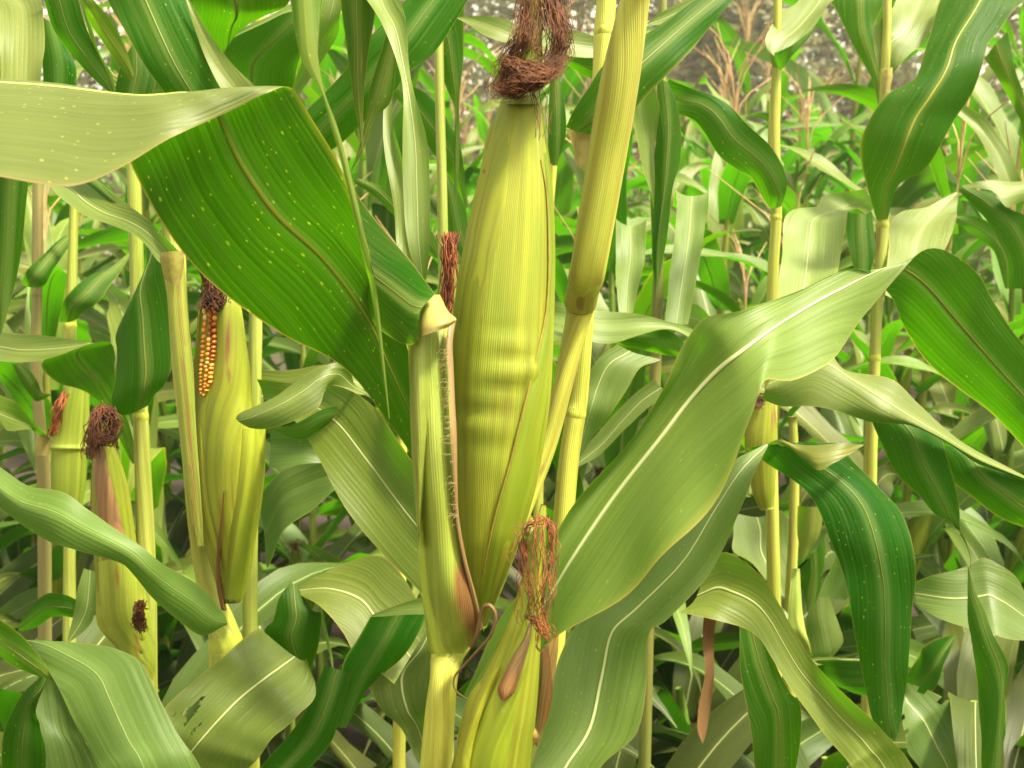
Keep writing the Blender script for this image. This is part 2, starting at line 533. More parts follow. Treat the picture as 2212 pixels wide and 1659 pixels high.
def tube(parent, name, path, mat, seg=14, tint=None, stain=None, label=None, flat=1.0, kind=None, cap=True):
    """path: [(point, radius)], already dense"""
    verts, uv, faces, st = [], [], [], []
    L = 0.0
    ref = Vector((0, -1, 0.05))
    for i, (p, r) in enumerate(path):
        ta = (path[min(i + 1, len(path) - 1)][0] - path[max(i - 1, 0)][0]).normalized()
        e1 = ta.cross(ref)
        e1 = e1.normalized() if e1.length > 1e-5 else Vector((1, 0, 0))
        e2 = ta.cross(e1)
        if i:
            L += (p - path[i - 1][0]).length
        for k in range(seg + 1):
            an = 2 * math.pi * k / seg + math.pi / 2
            verts.append(p + e1 * (math.cos(an) * r) + e2 * (math.sin(an) * r * flat))
            uv.append((k / seg * 2 * math.pi * max(r, 0.004), L))
            st.append(stain(i / (len(path) - 1), k / seg) if stain else 0.0)
    n = seg + 1
    for i in range(len(path) - 1):
        for k in range(seg):
            a = i * n + k
            faces.append((a, a + 1, a + n + 1, a + n))
    if cap:
        faces.append(tuple(range(seg)))
        b0 = (len(path) - 1) * n
        faces.append(tuple(b0 + k for k in reversed(range(seg))))
    return mesh_object(name, verts, faces, mat, parent, uv, None, st, tint=tint, label=label, kind=kind)

def traced_stalk(parent, tile, s, d, mat=None, nodes=(), ground=True, tint=None, n=70, name='stalk', flat=1.0, stain=None):
    """s: x,y,halfwidth in picture points, top to bottom; nodes: (x,y) picture points where a joint swells"""
    q = pts(tile, s)
    ctrl = []
    m = len(q) - 1
    for i, (x, y, w) in enumerate(q):
        dd = lin(d, i / m)
        p = P(x, y, dd)
        ctrl.append((p.x, p.y, p.z, w / FPX * dd))
    if ground:
        x, y, z, r = ctrl[-1]
        x0, y0, z0, _ = ctrl[-2]
        dx = (x - x0) / max(z0 - z, 0.02)
        dy = (y - y0) / max(z0 - z, 0.02)
        st = max(.03, (z0 - z))
        while z > 0.25:
            st = min(st * 1.4, .25, z - 0.02)
            x += max(-.12, min(.12, dx)) * st * .4
            y += max(-.12, min(.12, dy)) * st * .4
            z -= st
            ctrl.append((x, y, z, r))
        ctrl.append((x, y, -0.03, r * 1.1))
    path = []
    N = n + (10 if ground else 0)
    for i in range(N):
        v = cr(ctrl, i / (N - 1))
        path.append((Vector(v[:3]), max(v[3], 0.0006)))
    for (nx, ny, dd, w) in nodes:
        p = P(nx, ny, dd)
        i = min(range(len(path)), key=lambda k: (path[k][0] - p).length)
        for k in range(len(path)):
            e = (path[k][0] - path[i][0]).length / (path[i][1] * .7)
            if k != i:
                path[k] = (path[k][0], path[k][1] * (1 + .06 * math.exp(-e * e)))
    o = tube(parent, name, path, mat or M_STALK, 16, tint, stain, flat=flat)
    for (nx, ny, dd, w) in nodes:
        p = P(nx, ny, dd)
        i = min(range(len(path)), key=lambda k: (path[k][0] - p).length)
        j0, j1 = max(i - 3, 0), min(i + 3, len(path) - 1)
        ta = (path[j1][0] - path[j0][0]).normalized()
        p, r = path[i]
        prof = [(-.75, .97), (-.5, 1.01), (-.25, 1.055), (.0, 1.075), (.25, 1.045), (.45, 1.0), (.65, .96)]
        tube(o, 'node', [(p + ta * (a * r), r * b) for a, b in prof], mat or M_STALK, 20, (.95, 1.0, .8), None, cap=False)
    return o

def ear_loft(parent, tile, s, d, name='ear', mat=None, seg=28, n=60, pleat=0.02, bumps=(), depthk=0.92, stain=None, tint=None, label=None, pleats=7):
    """s: x,y,halfwidth top to bottom. bumps: (x, y, sx, sy, amp) picture-space swellings of the front"""
    q = pts(tile, s)
    verts, uv, faces, sts = [], [], [], []
    L = 0
    pp = None
    ph = random.uniform(0, 6)
    for i in range(n):
        t = i / (n - 1)
        x, y, w = cr(q, t)
        dd = lin(d, t)
        x2, y2, _ = cr(q, min(1, t + .02))
        x1, y1, _ = cr(q, max(0, t - .02))
        c = P(x, y, dd)
        ta = (P(x2, y2, lin(d, min(1, t + .02))) - P(x1, y1, lin(d, max(0, t - .02)))).normalized()
        e1 = ta.cross(FWD).normalized()          # sideways
        e2 = ta.cross(e1).normalized()           # towards / away from the camera
        if e2.dot(FWD) > 0:
            e2 = -e2
        r = w / FPX * dd
        if pp is not None:
            L += (c - pp).length
        pp = c
        for k in range(seg + 1):
            an = 2 * math.pi * k / seg + math.pi
            rr = 1 + pleat * math.sin(an * pleats + ph + 1.5 * math.sin(t * 3)) + 0.5 * pleat * math.sin(an * 13 + 2 * ph)
            v = c + e1 * (math.cos(an - math.pi / 2) * r * rr) + e2 * (math.sin(an - math.pi / 2) * -r * depthk * rr)
            nrm = (v - c).normalized()
            if nrm.dot(FWD) < 0.2:
                rel = v - CAM
                z = rel.dot(FWD)
                px, py = CX + rel.dot(RIGHT) / z * FPX, CY - rel.dot(UP) / z * FPX
                a = 0
                for (bx, by, sx, sy, am) in bumps:
                    a += am * math.exp(-((px - bx) / sx) ** 2 - ((py - by) / sy) ** 2)
                v = v + nrm * a
                sts.append(stain(px, py) if stain else 0.0)
            else:
                sts.append(0.0)
            verts.append(v)
            uv.append((k / seg * 2 * math.pi * 0.026, L))
    m = seg + 1
    for i in range(n - 1):
        for k in range(seg):
            a = i * m + k
            faces.append((a, a + 1, a + m + 1, a + m))
    faces.append(tuple(range(seg)))
    faces.append(tuple((n - 1) * m + k for k in reversed(range(seg))))
    return mesh_object(name, verts, faces, mat or M_HUSK, parent, uv, None, sts, tint=tint, label=label)

def patch(parent, tile, A, B, d, name='husk_leaf', mat=None, bulge=0.25, nv=44, nu=14, tint=None, stain=None, label=None, dA=0.0, dB=0.0, wob=0.0006):
    """a curved sheet (husk leaf, sheath) bulging towards the camera between margins A and B; dA, dB push the margins back (m)"""
    A, B = pts(tile, A), pts(tile, B)
    if len(A) == len(B):
        ea, eb = (lambda t: cr(A, t)), (lambda t: cr(B, t))
    else:
        ea, eb = by_chord(A), by_chord(B)
    verts, uv, sts = [], [], []
    L, pc = 0, None
    ph = random.uniform(0, 6)
    for i in range(nv):
        t = i / (nv - 1)
        a, b = ea(t), eb(t)
        dd = cr([(q,) for q in d], t)[0] if isinstance(d, (list, tuple)) else d
        w = math.hypot(a[0] - b[0], a[1] - b[1]) / FPX * dd
        c = P((a[0] + b[0]) / 2, (a[1] + b[1]) / 2, dd)
        if pc is not None:
            L += (c - pc).length
        pc = c
        for j in range(nu):
            u = j / (nu - 1)
            e = 2 * u - 1
            # evenly spaced on an arc
            uu = 0.5 + 0.5 * math.sin(e * math.pi / 2 * 0.82) / math.sin(math.pi / 2 * 0.82)
            x, y = a[0] + (b[0] - a[0]) * uu, a[1] + (b[1] - a[1]) * uu
            off = -lin(bulge, t) * w * (1 - (2 * uu - 1) ** 2) + lin(dA, t) * max(0, -e) ** 2 + lin(dB, t) * max(0, e) ** 2
            off += wob * math.sin(9 * u + ph) + wob * 0.6 * math.sin(21 * u + 4 * t + ph)
            verts.append(P(x, y, dd + off))
            uv.append((u * w * 1.2, L))
            sts.append(stain(x, y) if stain else 0.0)
    f = grid_faces(nv, nu)
    o = mesh_object(name, verts, f, mat or M_HUSK, parent, uv, None, sts, tint=tint, label=label)
    return o

def ear_front(tile, s, d, depthk=0.9):
    q = pts(tile, s)
    def f(x, y):
        lo, hi = 0.0, 1.0
        if y <= q[0][1]:
            t = 0.0
        elif y >= q[-1][1]:
            t = 1.0
        else:
            for _ in range(24):
                t = (lo + hi) / 2
                if cr(q, t)[1] < y:
                    lo = t
                else:
                    hi = t
        xc, yc, w = cr(q, t)
        dd = lin(d, t)
        e = min(abs(x - xc) / max(w, 1), 1.0)
        return dd - w / FPX * dd * depthk * math.sqrt(1 - e * e)
    return f

def ear_patch(parent, front, tile, A, B, name='husk_leaf', mat=None, proud=0.0018, nv=44, nu=14, tint=None, stain=None, label=None, bulge=0.0, wob=0.0004):
    """a husk leaf lying on the front of an ear"""
    A, B = pts(tile, A), pts(tile, B)
    if len(A) == len(B):
        ea, eb = (lambda t: cr(A, t)), (lambda t: cr(B, t))
    else:
        ea, eb = by_chord(A), by_chord(B)
    verts, uv, sts = [], [], []
    L, pc = 0, None
    ph = random.uniform(0, 6)
    for i in range(nv):
        t = i / (nv - 1)
        a, b = ea(t), eb(t)
        w = 0
        row = []
        for j in range(nu):
            u = j / (nu - 1)
            x, y = a[0] + (b[0] - a[0]) * u, a[1] + (b[1] - a[1]) * u
            dd = front(x, y)
            wpx = math.hypot(a[0] - b[0], a[1] - b[1]) / FPX * dd
            dd -= lin(proud, t) * (0.35 + 0.65 * math.sin(math.pi * min(max(u, .0), 1)) ** .5) + bulge * wpx * 4 * u * (1 - u)
            dd += wob * math.sin(8 * u + ph + 2 * t) * math.sin(3.14 * u)
            row.append(P(x, y, dd))
            sts.append(stain(x, y) if stain else 0.0)
        c = row[nu // 2]
        if pc is not None:
            L += (c - pc).length
        pc = c
        w = sum((row[j + 1] - row[j]).length for j in range(nu - 1))
        acc = 0
        for j in range(nu):
            if j:
                acc += (row[j] - row[j - 1]).length
            verts.append(row[j])
            uv.append((acc, L))
    return mesh_object(name, verts, grid_faces(nv, nu), mat or M_HUSK, parent, uv, None, sts, tint=tint, label=label)

def strands(parent, name, curves, mat, r=0.00035, seg=3, tint=None, kind='stuff', label=None, taper=0.6):
    verts, faces = [], []
    for path in curves:
        b0 = len(verts)
        m = len(path)
        for i, p in enumerate(path):
            ta = (path[min(i + 1, m - 1)] - path[max(i - 1, 0)])
            ta = ta.normalized() if ta.length > 1e-9 else Vector((0, 0, 1))
            e1 = ta.cross(Vector((0.31, -0.8, 0.5))).normalized()
            e2 = ta.cross(e1)
            rr = r * (1 - (1 - taper) * i / (m - 1))
            for k in range(seg):
                an = 2 * math.pi * k / seg
                verts.append(p + e1 * (math.cos(an) * rr) + e2 * (math.sin(an) * rr))
        for i in range(m - 1):
            for k in range(seg):
                a, c = b0 + i * seg + k, b0 + i * seg + (k + 1) % seg
                faces.append((a, c, c + seg, a + seg))
    return mesh_object(name, verts, faces, mat, parent, tint=tint, kind=kind, label=label)

def wander(ctrl, n=22, amp=0.002, freq=3.0):
    """a wavy strand along control points (world Vectors)"""
    off = Vector((random.uniform(0, 50), random.uniform(0, 50), random.uniform(0, 50)))
    out = []
    tl = [tuple(c) for c in ctrl]
    for i in range(n):
        t = i / (n - 1)
        p = Vector(cr(tl, t))
        k = mnoise.noise_vector(off + Vector((t * freq, 0, 0))) + 0.6 * mnoise.noise_vector(off + Vector((t * freq * 2.7, 9, 0)))
        out.append(p + k * amp * min(1, 0.35 + t * 1.5))
    return out

def base_of(x, d):
    p = P(x, 1700, d)
    return Vector((p.x, p.y, 0))
# ------------------------------------------------------------------ the plants in the foreground (traced, each at its own distance)
GR_FRONT = 'maize plants in the front rows'
TINT_OLIVE = (1.25, 1.05, 0.9)
TINT_DARK = (0.85, 0.95, 0.9)

# ---- the main plant: big ear, leaning stalk, lower ear
main = thing('corn_plant', 'tall maize plant with the biggest pale green ear and a leaning yellow stalk', 'corn plant', base_of(940, 0.6), GR_FRONT)
traced_stalk(main, 'D', "1395,-150,33 1384,-70,33 1372,0,32 1340,168,42 1311,337,42 1274,559,39 1262,617,35 1254,652,36 1248,690,27 1215,836,21 1186,954,19 1150,1055,18 1110,1150,20 1060,1270,24 1000,1370,30 968,1415,33 958,1470,30 950,1550,33 940,1680,34",
             [.58, .60, .61, .62, .63, .64, .66, .665, .665, .665, .66, .65, .63, .615, .60, .60, .60], nodes=((1254, 655, .6325, 33), (966, 1408, .606, 36)), n=130)
# sheath that wraps the foot of the big ear
def sheath_stain(x, y):
    a = 1.5 * math.exp(-((x - 1012 + (1330 - y) * .10) / 26) ** 2 - ((y - 1290) / 85) ** 2)
    c = 0.8 * math.exp(-((x - 1035) / 14) ** 2 - ((y - 1350) / 26) ** 2)
    return min(1.2, a + c)
sh = patch(main, 'D', "885,690 882,750 885,850 889,950 895,1060 903,1170 911,1280 919,1350 925,1400 930,1412",
           "982,690 976,770 979,860 984,960 987,1060 997,1170 1020,1280 1036,1345 1022,1385 1000,1412",
           [.575, .565, .56, .555, .555, .56, .565, .575, .583, .588], 'sheath', M_SHEATH, 0.34, 60, 16, stain=sheath_stain, dA=.03, dB=.004)
# groove: a second fold of the sheath on its left
patch(main, 'D', "884,720 884,800 886,900 890,1000 897,1090 904,1180", "931,720 929,800 926,900 920,1000 912,1090 905,1180",
      [.556, .550, .547, .548, .55, .556], 'sheath', M_SHEATH, 0.28, 40, 8, dA=.022, dB=.004, label='narrow outer fold along the left side of the leaf sheath')
# dry frayed margin of the sheath
patch(main, 'D', "970,690 965,740 968,800 972,870 975,950 979,1040 984,1120 1000,1210 1018,1285 1033,1350", "986,690 978,740 980,800 983,870 987,950 988,1040 992,1120 1008,1210 1028,1285 1046,1365",
      [.563, .556, .553, .549, .546, .548, .553, .558, .566, .575], 'sheath_margin', M_DRY, 0.12, 50, 5, tint=(.85, .78, .72), dB=.006)
hairs = []
for k in range(130):
    y = random.uniform(705, 1140)
    xm = cr([(970,), (965,), (968,), (972,), (975,), (979,), (984,)], (y - 690) / 430)[0]
    x = xm + random.uniform(-3, 8)
    d0 = .542 + random.uniform(-.003, .001)
    if k % 3 == 0:
        continue
    l = random.uniform(6, 26)
    c1 = [P(x, y, d0), P(x - l * .5, y + random.uniform(-4, 3), d0 - .002), P(x - l * .8, y + random.uniform(-2, 8), d0 - .003), P(x - l * random.uniform(.5, 1.0), y + random.uniform(4, 14), d0 - .002)]
    hairs.append(wander(c1, 7, .0006))
strands(sh, 'margin_hairs', hairs, M_HAIR, .00013)
# curling dry tendril at the joint
t1 = [P(*q) for q in ((1018, 1395, .575), (1030, 1372, .565), (1042, 1318, .56), (1058, 1308, .557), (1071, 1330, .556), (1060, 1372, .558), (1032, 1405, .563), (1000, 1440, .57), (982, 1462, .572), (983, 1490, .57), (1010, 1511, .565))]
path = []
for i in range(46):
    v = cr([tuple(c) for c in t1], i / 45)
    path.append((Vector(v), .0013 * (1.15 - .85 * i / 45)))
tube(main, 'tendril', path, M_DRY, 7, (.95, .85, .75))
# collar: tan ligule between sheath and blade
patch(main, 'D', "912,640 908,670 905,705 906,728", "950,636 968,672 986,690 970,706", [.556, .549, .542, .540], 'collar', M_COLLAR, 0.25, 16, 10, dA=.006, dB=.012)
traced_leaf(main, 'D', "770,415 830,500 890,565 925,615 940,636", "792,640 812,700 850,733 890,745 908,728",
            [.66, .61, .57, .549, .544], 'u', bow=0.22, lean=.3, rib=0.012, um=.42, ripple=.001, tint=(1.3, 1.1, 1.3))

# big ear
EAR_B = ((1108, 745, 44, 22, 0.00115), (1098, 806, 52, 20, 0.00158), (1143, 795, 18, 24, 0.00173), (1035, 890, 60, 18, -0.00130), (1112, 776, 44, 10, -0.00086),
         (1085, 840, 56, 12, -0.00086), (1090, 712, 44, 12, -0.00065), (1052, 925, 60, 20, 0.00072), (1075, 1010, 50, 26, 0.00050), (1066, 966, 40, 10, -0.00043))
def ear_stain(x, y):
    a = .55 * math.exp(-((x - 1120) / 40) ** 2 - ((y - 700) / 60) ** 2) * 0.5
    b = .42 * math.exp(-((x - 1085) / 60) ** 2 - ((y - 890) / 80) ** 2)
    c = .5 * math.exp(-((x - 1148) / 5) ** 2 - ((y - 400) / 60) ** 2) + .95 * math.exp(-((x - 1046) / 4) ** 2 - ((y - 370) / 7) ** 2)
    return a + b + c
ear = ear_loft(main, 'D', "1128,186,34 1126,230,46 1121,290,58 1117,350,71 1110,430,85 1100,540,98 1090,650,106 1082,760,110 1076,860,110 1070,960,102 1062,1060,90 1054,1150,72 1046,1230,52 1038,1300,32 1030,1350,22",
               [.615, .61, .605, .60, .595, .60], 'ear', M_HUSK, 40, 110, .016, EAR_B, .9, ear_stain, pleats=6)
EF = ear_front('D', "1128,186,34 1126,230,46 1121,290,58 1117,350,71 1110,430,85 1100,540,98 1090,650,106 1082,760,110 1076,860,110 1070,960,102 1062,1060,90 1054,1150,72 1046,1230,52 1038,1300,32 1030,1350,22", [.615, .61, .605, .60, .595, .60])
# outer husk leaf on the right side of the ear with its yellow margin
ear_patch(ear, EF, 'D', '1172,330 1183,420 1186,520 1186,600 1181,680 1163,760 1146,830 1128,900 1103,1000 1080,1080 1060,1160 1045,1240 1035,1320', '1181,330 1190,420 1195,520 1194,640 1191,740 1186,820 1180,890 1170,960 1158,1030 1140,1100 1115,1170 1085,1240 1045,1325', tint=(0.92, 1.02, 0.8), name='husk_leaf', mat=M_HUSK, nv=60, nu=10, proud=0.0016)
ear_patch(ear, EF, 'D', '1166,345 1179,420 1183,520 1183,600 1177,680 1159,760 1142,830 1124,900 1099,1000 1076,1080 1056,1160 1041,1240', '1170,345 1183,420 1187,520 1187,602 1182,684 1164,764 1147,834 1129,904 1104,1004 1081,1084 1061,1164 1046,1244', tint=(.8, .8, .42), name='husk_margin', mat=M_COLLAR, nv=60, nu=4, proud=0.0021)
# outer husk leaf on the left shoulder of the ear
ear_patch(ear, EF, 'D', '1086,205 1074,240 1060,268 1049,296 1044,330 1034,385 1018,460 1002,540 988,610 978,680', '1124,200 1122,240 1112,290 1104,340 1098,400 1086,480 1070,560 1056,640 1042,720 1030,790', tint=(1,1,1), stain=ear_stain, name='husk_leaf', mat=M_HUSK, nv=50, nu=12, proud=[0.002, 0.003, 0.0022, 0.0006])
# husk tip that reaches up through the silk
ear_patch(ear, EF, 'D', '1128,-60 1130,0 1136,60 1128,110 1112,150 1100,195 1088,225', '1160,-60 1168,0 1170,60 1172,110 1172,150 1170,195 1168,225', tint=(0.98, 1.04, 0.9), name='husk_leaf', mat=M_HUSK, nv=30, nu=10, proud=0.004, bulge=0.2)
# silk of the big ear
def clump(n, ctrl, jx, jd, amp, nn=22, freq=4.0):
    out = []
    for k in range(n):
        ox, oy, od = random.gauss(0, jx), random.gauss(0, jx * .5), random.gauss(0, jd)
        cc = []
        for i, (x, y, d) in enumerate(ctrl):
            g = 0.5 + random.random()
            cc.append(P(x + ox * g, y + oy * g, d + od * g))
        out.append(wander(cc, nn, amp, freq))
    return out
S = []
S += clump(110, ((1152, -40, 0.608), (1142, 30, 0.606), (1130, 80, 0.598), (1108, 120, 0.601), (1094, 155, 0.596), (1090, 190, 0.594), (1104, 200, 0.588), (1130, 190, 0.584)), 12, .005, .0035, 34, 6)
S += clump(130, ((1178, -40, 0.618), (1196, 20, 0.608), (1208, 70, 0.603), (1205, 115, 0.604), (1185, 150, 0.596), (1155, 178, 0.591), (1120, 190, 0.586), (1092, 196, 0.586)), 13, .005, .0035, 34, 6)
S += clump(100, ((1092, 150, 0.596), (1110, 140, 0.588), (1140, 150, 0.582), (1165, 155, 0.582), (1195, 140, 0.588)), 12, .004, .0045, 26)
S += clump(90, ((1090, 190, 0.592), (1115, 175, 0.580), (1145, 168, 0.576), (1180, 160, 0.582), (1205, 130, 0.591)), 10, .004, .004, 26)
S += clump(16, ((1140, -40, 0.598), (1136, 40, 0.596), (1146, 70, 0.593), (1160, 100, 0.591), (1172, 120, 0.599)), 9, .003, .003, 24)
S += clump(14, ((1180, -20, 0.608), (1200, 10, 0.606), (1216, 50, 0.604), (1212, 90, 0.602), (1200, 110, 0.608)), 9, .004, .004, 22)
S += clump(8, ((1158, 190, 0.588), (1166, 225, 0.586), (1172, 270, 0.584), (1170, 300, 0.582)), 12, .002, .0015, 18)
strands(ear, 'silk', S, M_SILK, .00025)

# lower ear of the main plant
ear2 = ear_loft(main, 'D', "1174,1090,6 1168,1130,12 1160,1190,18 1149,1260,25 1138,1330,33 1122,1400,46 1102,1480,62 1082,1560,74 1060,1660,84 1050,1720,84", [.575, .57, .565, .565, .57], 'ear', M_HUSK, 32, 70, .022, (), .9, pleats=5)
E2F = ear_front('D', "1174,1090,6 1168,1130,12 1160,1190,18 1149,1260,25 1138,1330,33 1122,1400,46 1102,1480,62 1082,1560,74 1060,1660,84 1050,1720,84", [.575, .57, .565, .565, .57])
ear_patch(ear2, E2F, 'D', '1144,1345 1130,1380 1105,1420 1086,1460 1074,1490 1082,1512', '1151,1343 1146,1385 1134,1430 1122,1470 1110,1500 1092,1514', label='shrivelled tan husk leaf', stain=lambda x, y: max(0, (y - 1380) / 110), name='husk_leaf', mat=M_DRY, nv=24, nu=8, proud=0.006, bulge=0.15)
ear_patch(ear2, E2F, 'D', '1150,1290 1122,1370 1085,1450 1050,1530 1020,1610 1000,1700', '1172,1290 1150,1390 1130,1470 1112,1550 1100,1620 1090,1700', tint=(1.03, 1.08, 0.85), name='husk_leaf', mat=M_HUSK, nv=40, nu=10, proud=0.003)
ear_patch(ear2, E2F, 'D', '1050,1455 1015,1500 995,1560 985,1620 975,1700', '1085,1440 1055,1500 1035,1560 1020,1620 1010,1700', tint=(1.0, 0.95, 0.75), name='husk_leaf', mat=M_HUSK, nv=24, nu=8, proud=0.005, bulge=0.1)
patch(ear2, 'D', "1165,1330 1150,1400 1150,1450 1146,1520 1140,1590 1134,1640", "1172,1330 1184,1395 1191,1450 1194,1500 1180,1560 1160,1600", [.60, .60, .60, .60, .60], 'sheath', M_DRY, .25, 30, 10, tint=(1.0, 1.05, .62), label='yellowed sheath behind the lower ear with a dry brown edge', stain=lambda x, y: max(0, (x - 1150) / 45))
patch(ear2, 'D', "1132,1520 1138,1555 1136,1590 1136,1620", "1145,1540 1156,1570 1167,1592 1150,1612", [.57, .565, .563, .566], 'collar', M_COLLAR, .3, 12, 7, tint=(1.0, .85, .7))
S = []
S += clump(15, ((1168, 1122, .565), (1142, 1135, .558), (1130, 1180, .555), (1137, 1240, .55), (1150, 1290, .548), (1145, 1340, .545)), 9, .003, .0032, 28, 6)
S += clump(16, ((1176, 1120, .566), (1192, 1140, .56), (1194, 1190, .556), (1188, 1260, .55), (1180, 1320, .546), (1172, 1360, .544)), 8, .003, .0035, 28, 6)
S += clump(10, ((1168, 1118, .562), (1160, 1160, .552), (1165, 1220, .548), (1160, 1280, .544), (1168, 1340, .542), (1182, 1375, .54)), 10, .003, .0036, 26)
S += clump(16, ((1150, 1330, .545), (1165, 1350, .542), (1178, 1370, .54), (1184, 1380, .54)), 8, .002, .003, 18)
S += clump(3, ((1162, 1370, .542), (1160, 1395, .54), (1175, 1410, .54), (1182, 1432, .54)), 3, .002, .0015, 16)
strands(ear2, 'silk', S, M_SILK, .00030, tint=(1.25, 1.05, .9))

# big leaf that sweeps up to the right and folds over
traced_leaf(main, 'D', "1000,1500 1060,1380 1130,1270 1200,1150 1290,1035 1390,905 1440,840 1475,745 1520,682 1610,670 1700,640 1780,600 1830,582 1875,592 1902,616 1925,645 1955,710 2010,790 2080,845 2150,900 2230,985",
            "1040,1560 1110,1480 1180,1395 1270,1340 1370,1265 1460,1180 1530,1095 1585,1000 1625,900 1652,822 1720,818 1780,790 1830,735 1880,668 1945,590 2005,540 2060,550 2115,595 2150,655 2195,725 2260,800",
            [.60, .595, .59, .58, .575, .57, .57, .575, .58, .59, .61, .63, .65, .665, .68, .69, .70, .71, .72, .73, .75], 't', bow=[.12, .16, .14, .10, .08, .06], M="1025,1530 1090,1425 1170,1315 1240,1200 1325,1075 1420,955 1485,870 1545,805 1600,760 1665,712 1715,680 1775,645 1830,617 1880,592 1925,575 1960,585 2005,620 2065,690 2130,765 2175,815 2245,890", mdep=[-.012, -.014, -.012, -.010, -.006, -.004, -.002, .0, .0, .004, .006, .006], lean=[.9, 1.3, 1.5, 1.4, 1.1, .7, .2, -.4, -.5, -.5], rib=.030, ribcol=(1.45, 1.4, 1.7), nv=90, nu=13, um=.5, ripple=.002)
# second leaf below it
traced_leaf(main, 'D', "1120,1700 1150,1640 1180,1550 1205,1430 1250,1340 1330,1260 1420,1180 1500,1080 1580,1000 1655,958",
            "1265,1720 1300,1655 1372,1588 1396,1490 1400,1375 1440,1342 1535,1235 1595,1110 1635,1010 1660,962",
            [.60, .61, .62, .63, .64, .65, .66, .675, .69, .71], 't', bow=.16, lean=.5, rib=.026, ribcol=(1.3, 1.3, 1.4), nv=60, nu=11, um=.5, tint=(.9, .98, 1.05))
# the huge leaf on the left: rises behind the sheath, its upper half flips over and shows the pale face
traced_leaf(main, 'D', "1010,1060 930,900 860,700 815,610 785,500 740,375 680,268 628,186 575,197 500,238 430,275 370,305 280,352 170,392 80,394 0,388 -70,380",
            "980,1250 900,1010 830,900 740,790 605,722 450,602 345,475 288,372 270,320 250,290 225,270 200,255 170,245 120,240 60,235 0,230 -70,225",
            [.66, .65, .62, .60, .58, .56, .55, .545, .53, .52, .51, .50, .495, .49, .49, .49, .49], 'u',
            M="995,1150 915,955 845,800 790,680 700,560 600,465 520,350 470,240 440,206 400,200 350,204 300,206 230,200 150,190 80,183 0,178 -70,172",
            mdep=[.0, .0, .0, 0, 0, .0, .0, .0, -.005, -.01, -.012, -.012, -.012, -.012, -.012, -.012, -.012], dB=[0, 0, 0, 0, 0, 0, 0, .01, .03, .05, .06, .065, .065, .065, .065, .065, .065], bow=0, lean=[-.3, -.3, -.4, -.45, -.5, -.5, -.4, -.2, .5, 1.1, 1.4, 1.4, 1.4], rib=.020, nv=100, nu=15, ripple=.0015, mat=M_SPECK, ribcol=(2.2, 2.3, 1.3))

# ---- the second stalk right behind the main plant
second = thing('corn_plant', 'maize plant whose jointed yellow stalk stands just behind the leaning stalk', 'corn plant', base_of(1175, .74), GR_FRONT)
traced_stalk(second, 'D', "1314,-120,21 1310,0,21 1305,72,22 1300,170,21 1285,400,21 1262,700,20 1252,850,19 1243,900,21 1228,1000,22 1215,1150,23 1200,1350,24 1185,1500,24 1168,1680,25", .74,
             nodes=((1305, 72, .738, 22), (1244, 900, .738, 20)), n=100)
patch(second, 'D', "1222,278 1232,300 1240,330 1243,360", "1275,284 1274,310 1270,340 1262,365", .715, 'collar', M_COLLAR, .2, 14, 8, dA=.01)
traced_leaf(second, 'D', "1222,276 1240,238 1272,188 1305,140 1380,78 1480,18 1560,-40", "1276,288 1320,278 1366,243 1407,195 1480,125 1547,40 1610,-20", [.705, .70, .70, .705, .72, .75, .78], 'u', bow=.12, lean=-.3, tint=(1.0, .95, 1), rib=.025)
eb = ear_loft(second, 'D', "972,560,8 975,640,18 985,720,30 1000,820,40 1030,930,40 1080,1050,30 1150,1150,16", .78, 'ear', M_HUSK, 20, 30)
S = []
for k in range(16):
    S += clump(5, ((972 + random.uniform(-12, 10), 498 + random.uniform(0, 20), .77), (968, 540, .765), (968, 590, .762), (964, 640, .76), (962, 672, .76)), 7, .004, .003, 22)
strands(eb, 'silk', S, M_SILK, .00055, tint=(1.5, 1.15, 1.0))
patch(second, 'D', "1188,1330 1164,1395 1158,1450 1155,1520 1150,1600", "1206,1330 1206,1395 1200,1450 1190,1540 1178,1640", .715, 'sheath', M_DRY, .3, 20, 8, tint=(1.0, 1.0, .6))

# ---- left: plant with the ear whose husk has split over orange kernels
kern = thing('corn_plant', 'maize plant whose ear has split its husk and bares orange kernels', 'corn plant', base_of(490, .84), GR_FRONT)
traced_stalk(kern, 'D', "360,250,18 366,400,20 373,520,22 377,560,24 383,640,21 395,800,22 408,960,17 420,1100,17 432,1200,17 448,1270,20 472,1330,28 488,1390,34 489,1440,37 488,1550,38", [.84, .84, .84, .84, .85, .86, .86, .86, .86], nodes=((488, 1400, .858, 33),), n=90, tint=(.85, .88, 1.1), stain=lambda t, k: .3 if .40 < k < .5 else 0)
patch(kern, 'D', "347,545 345,560 350,580 358,605", "398,540 398,562 394,590 388,620", .81, 'collar', M_COLLAR, .25, 14, 9, tint=(.8, .85, .6))
patch(kern, 'D', "358,580 364,680 376,800 390,930 404,1040 415,1130 424,1180", "398,575 406,680 418,800 424,930 432,1040 438,1130 440,1180", [.82] * 7, 'sheath', M_SHEATH, .3, 40, 10, tint=(1.15, 1.05, 1.1), stain=lambda x, y: .55 if abs(x - 385 - (y - 600) * .07) < 6 else 0)
traced_leaf(kern, 'D', "75,370 100,388 130,430 180,465 250,488 300,515 338,560 352,572", "190,375 205,392 225,408 262,430 300,458 338,492 380,535 397,552", [.90, .88, .86, .84, .83, .825, .82, .815], ['t'][0], bow=.2, lean=[.7, .7, .6, .3, -.2, -.5], rib=.02, nv=50)
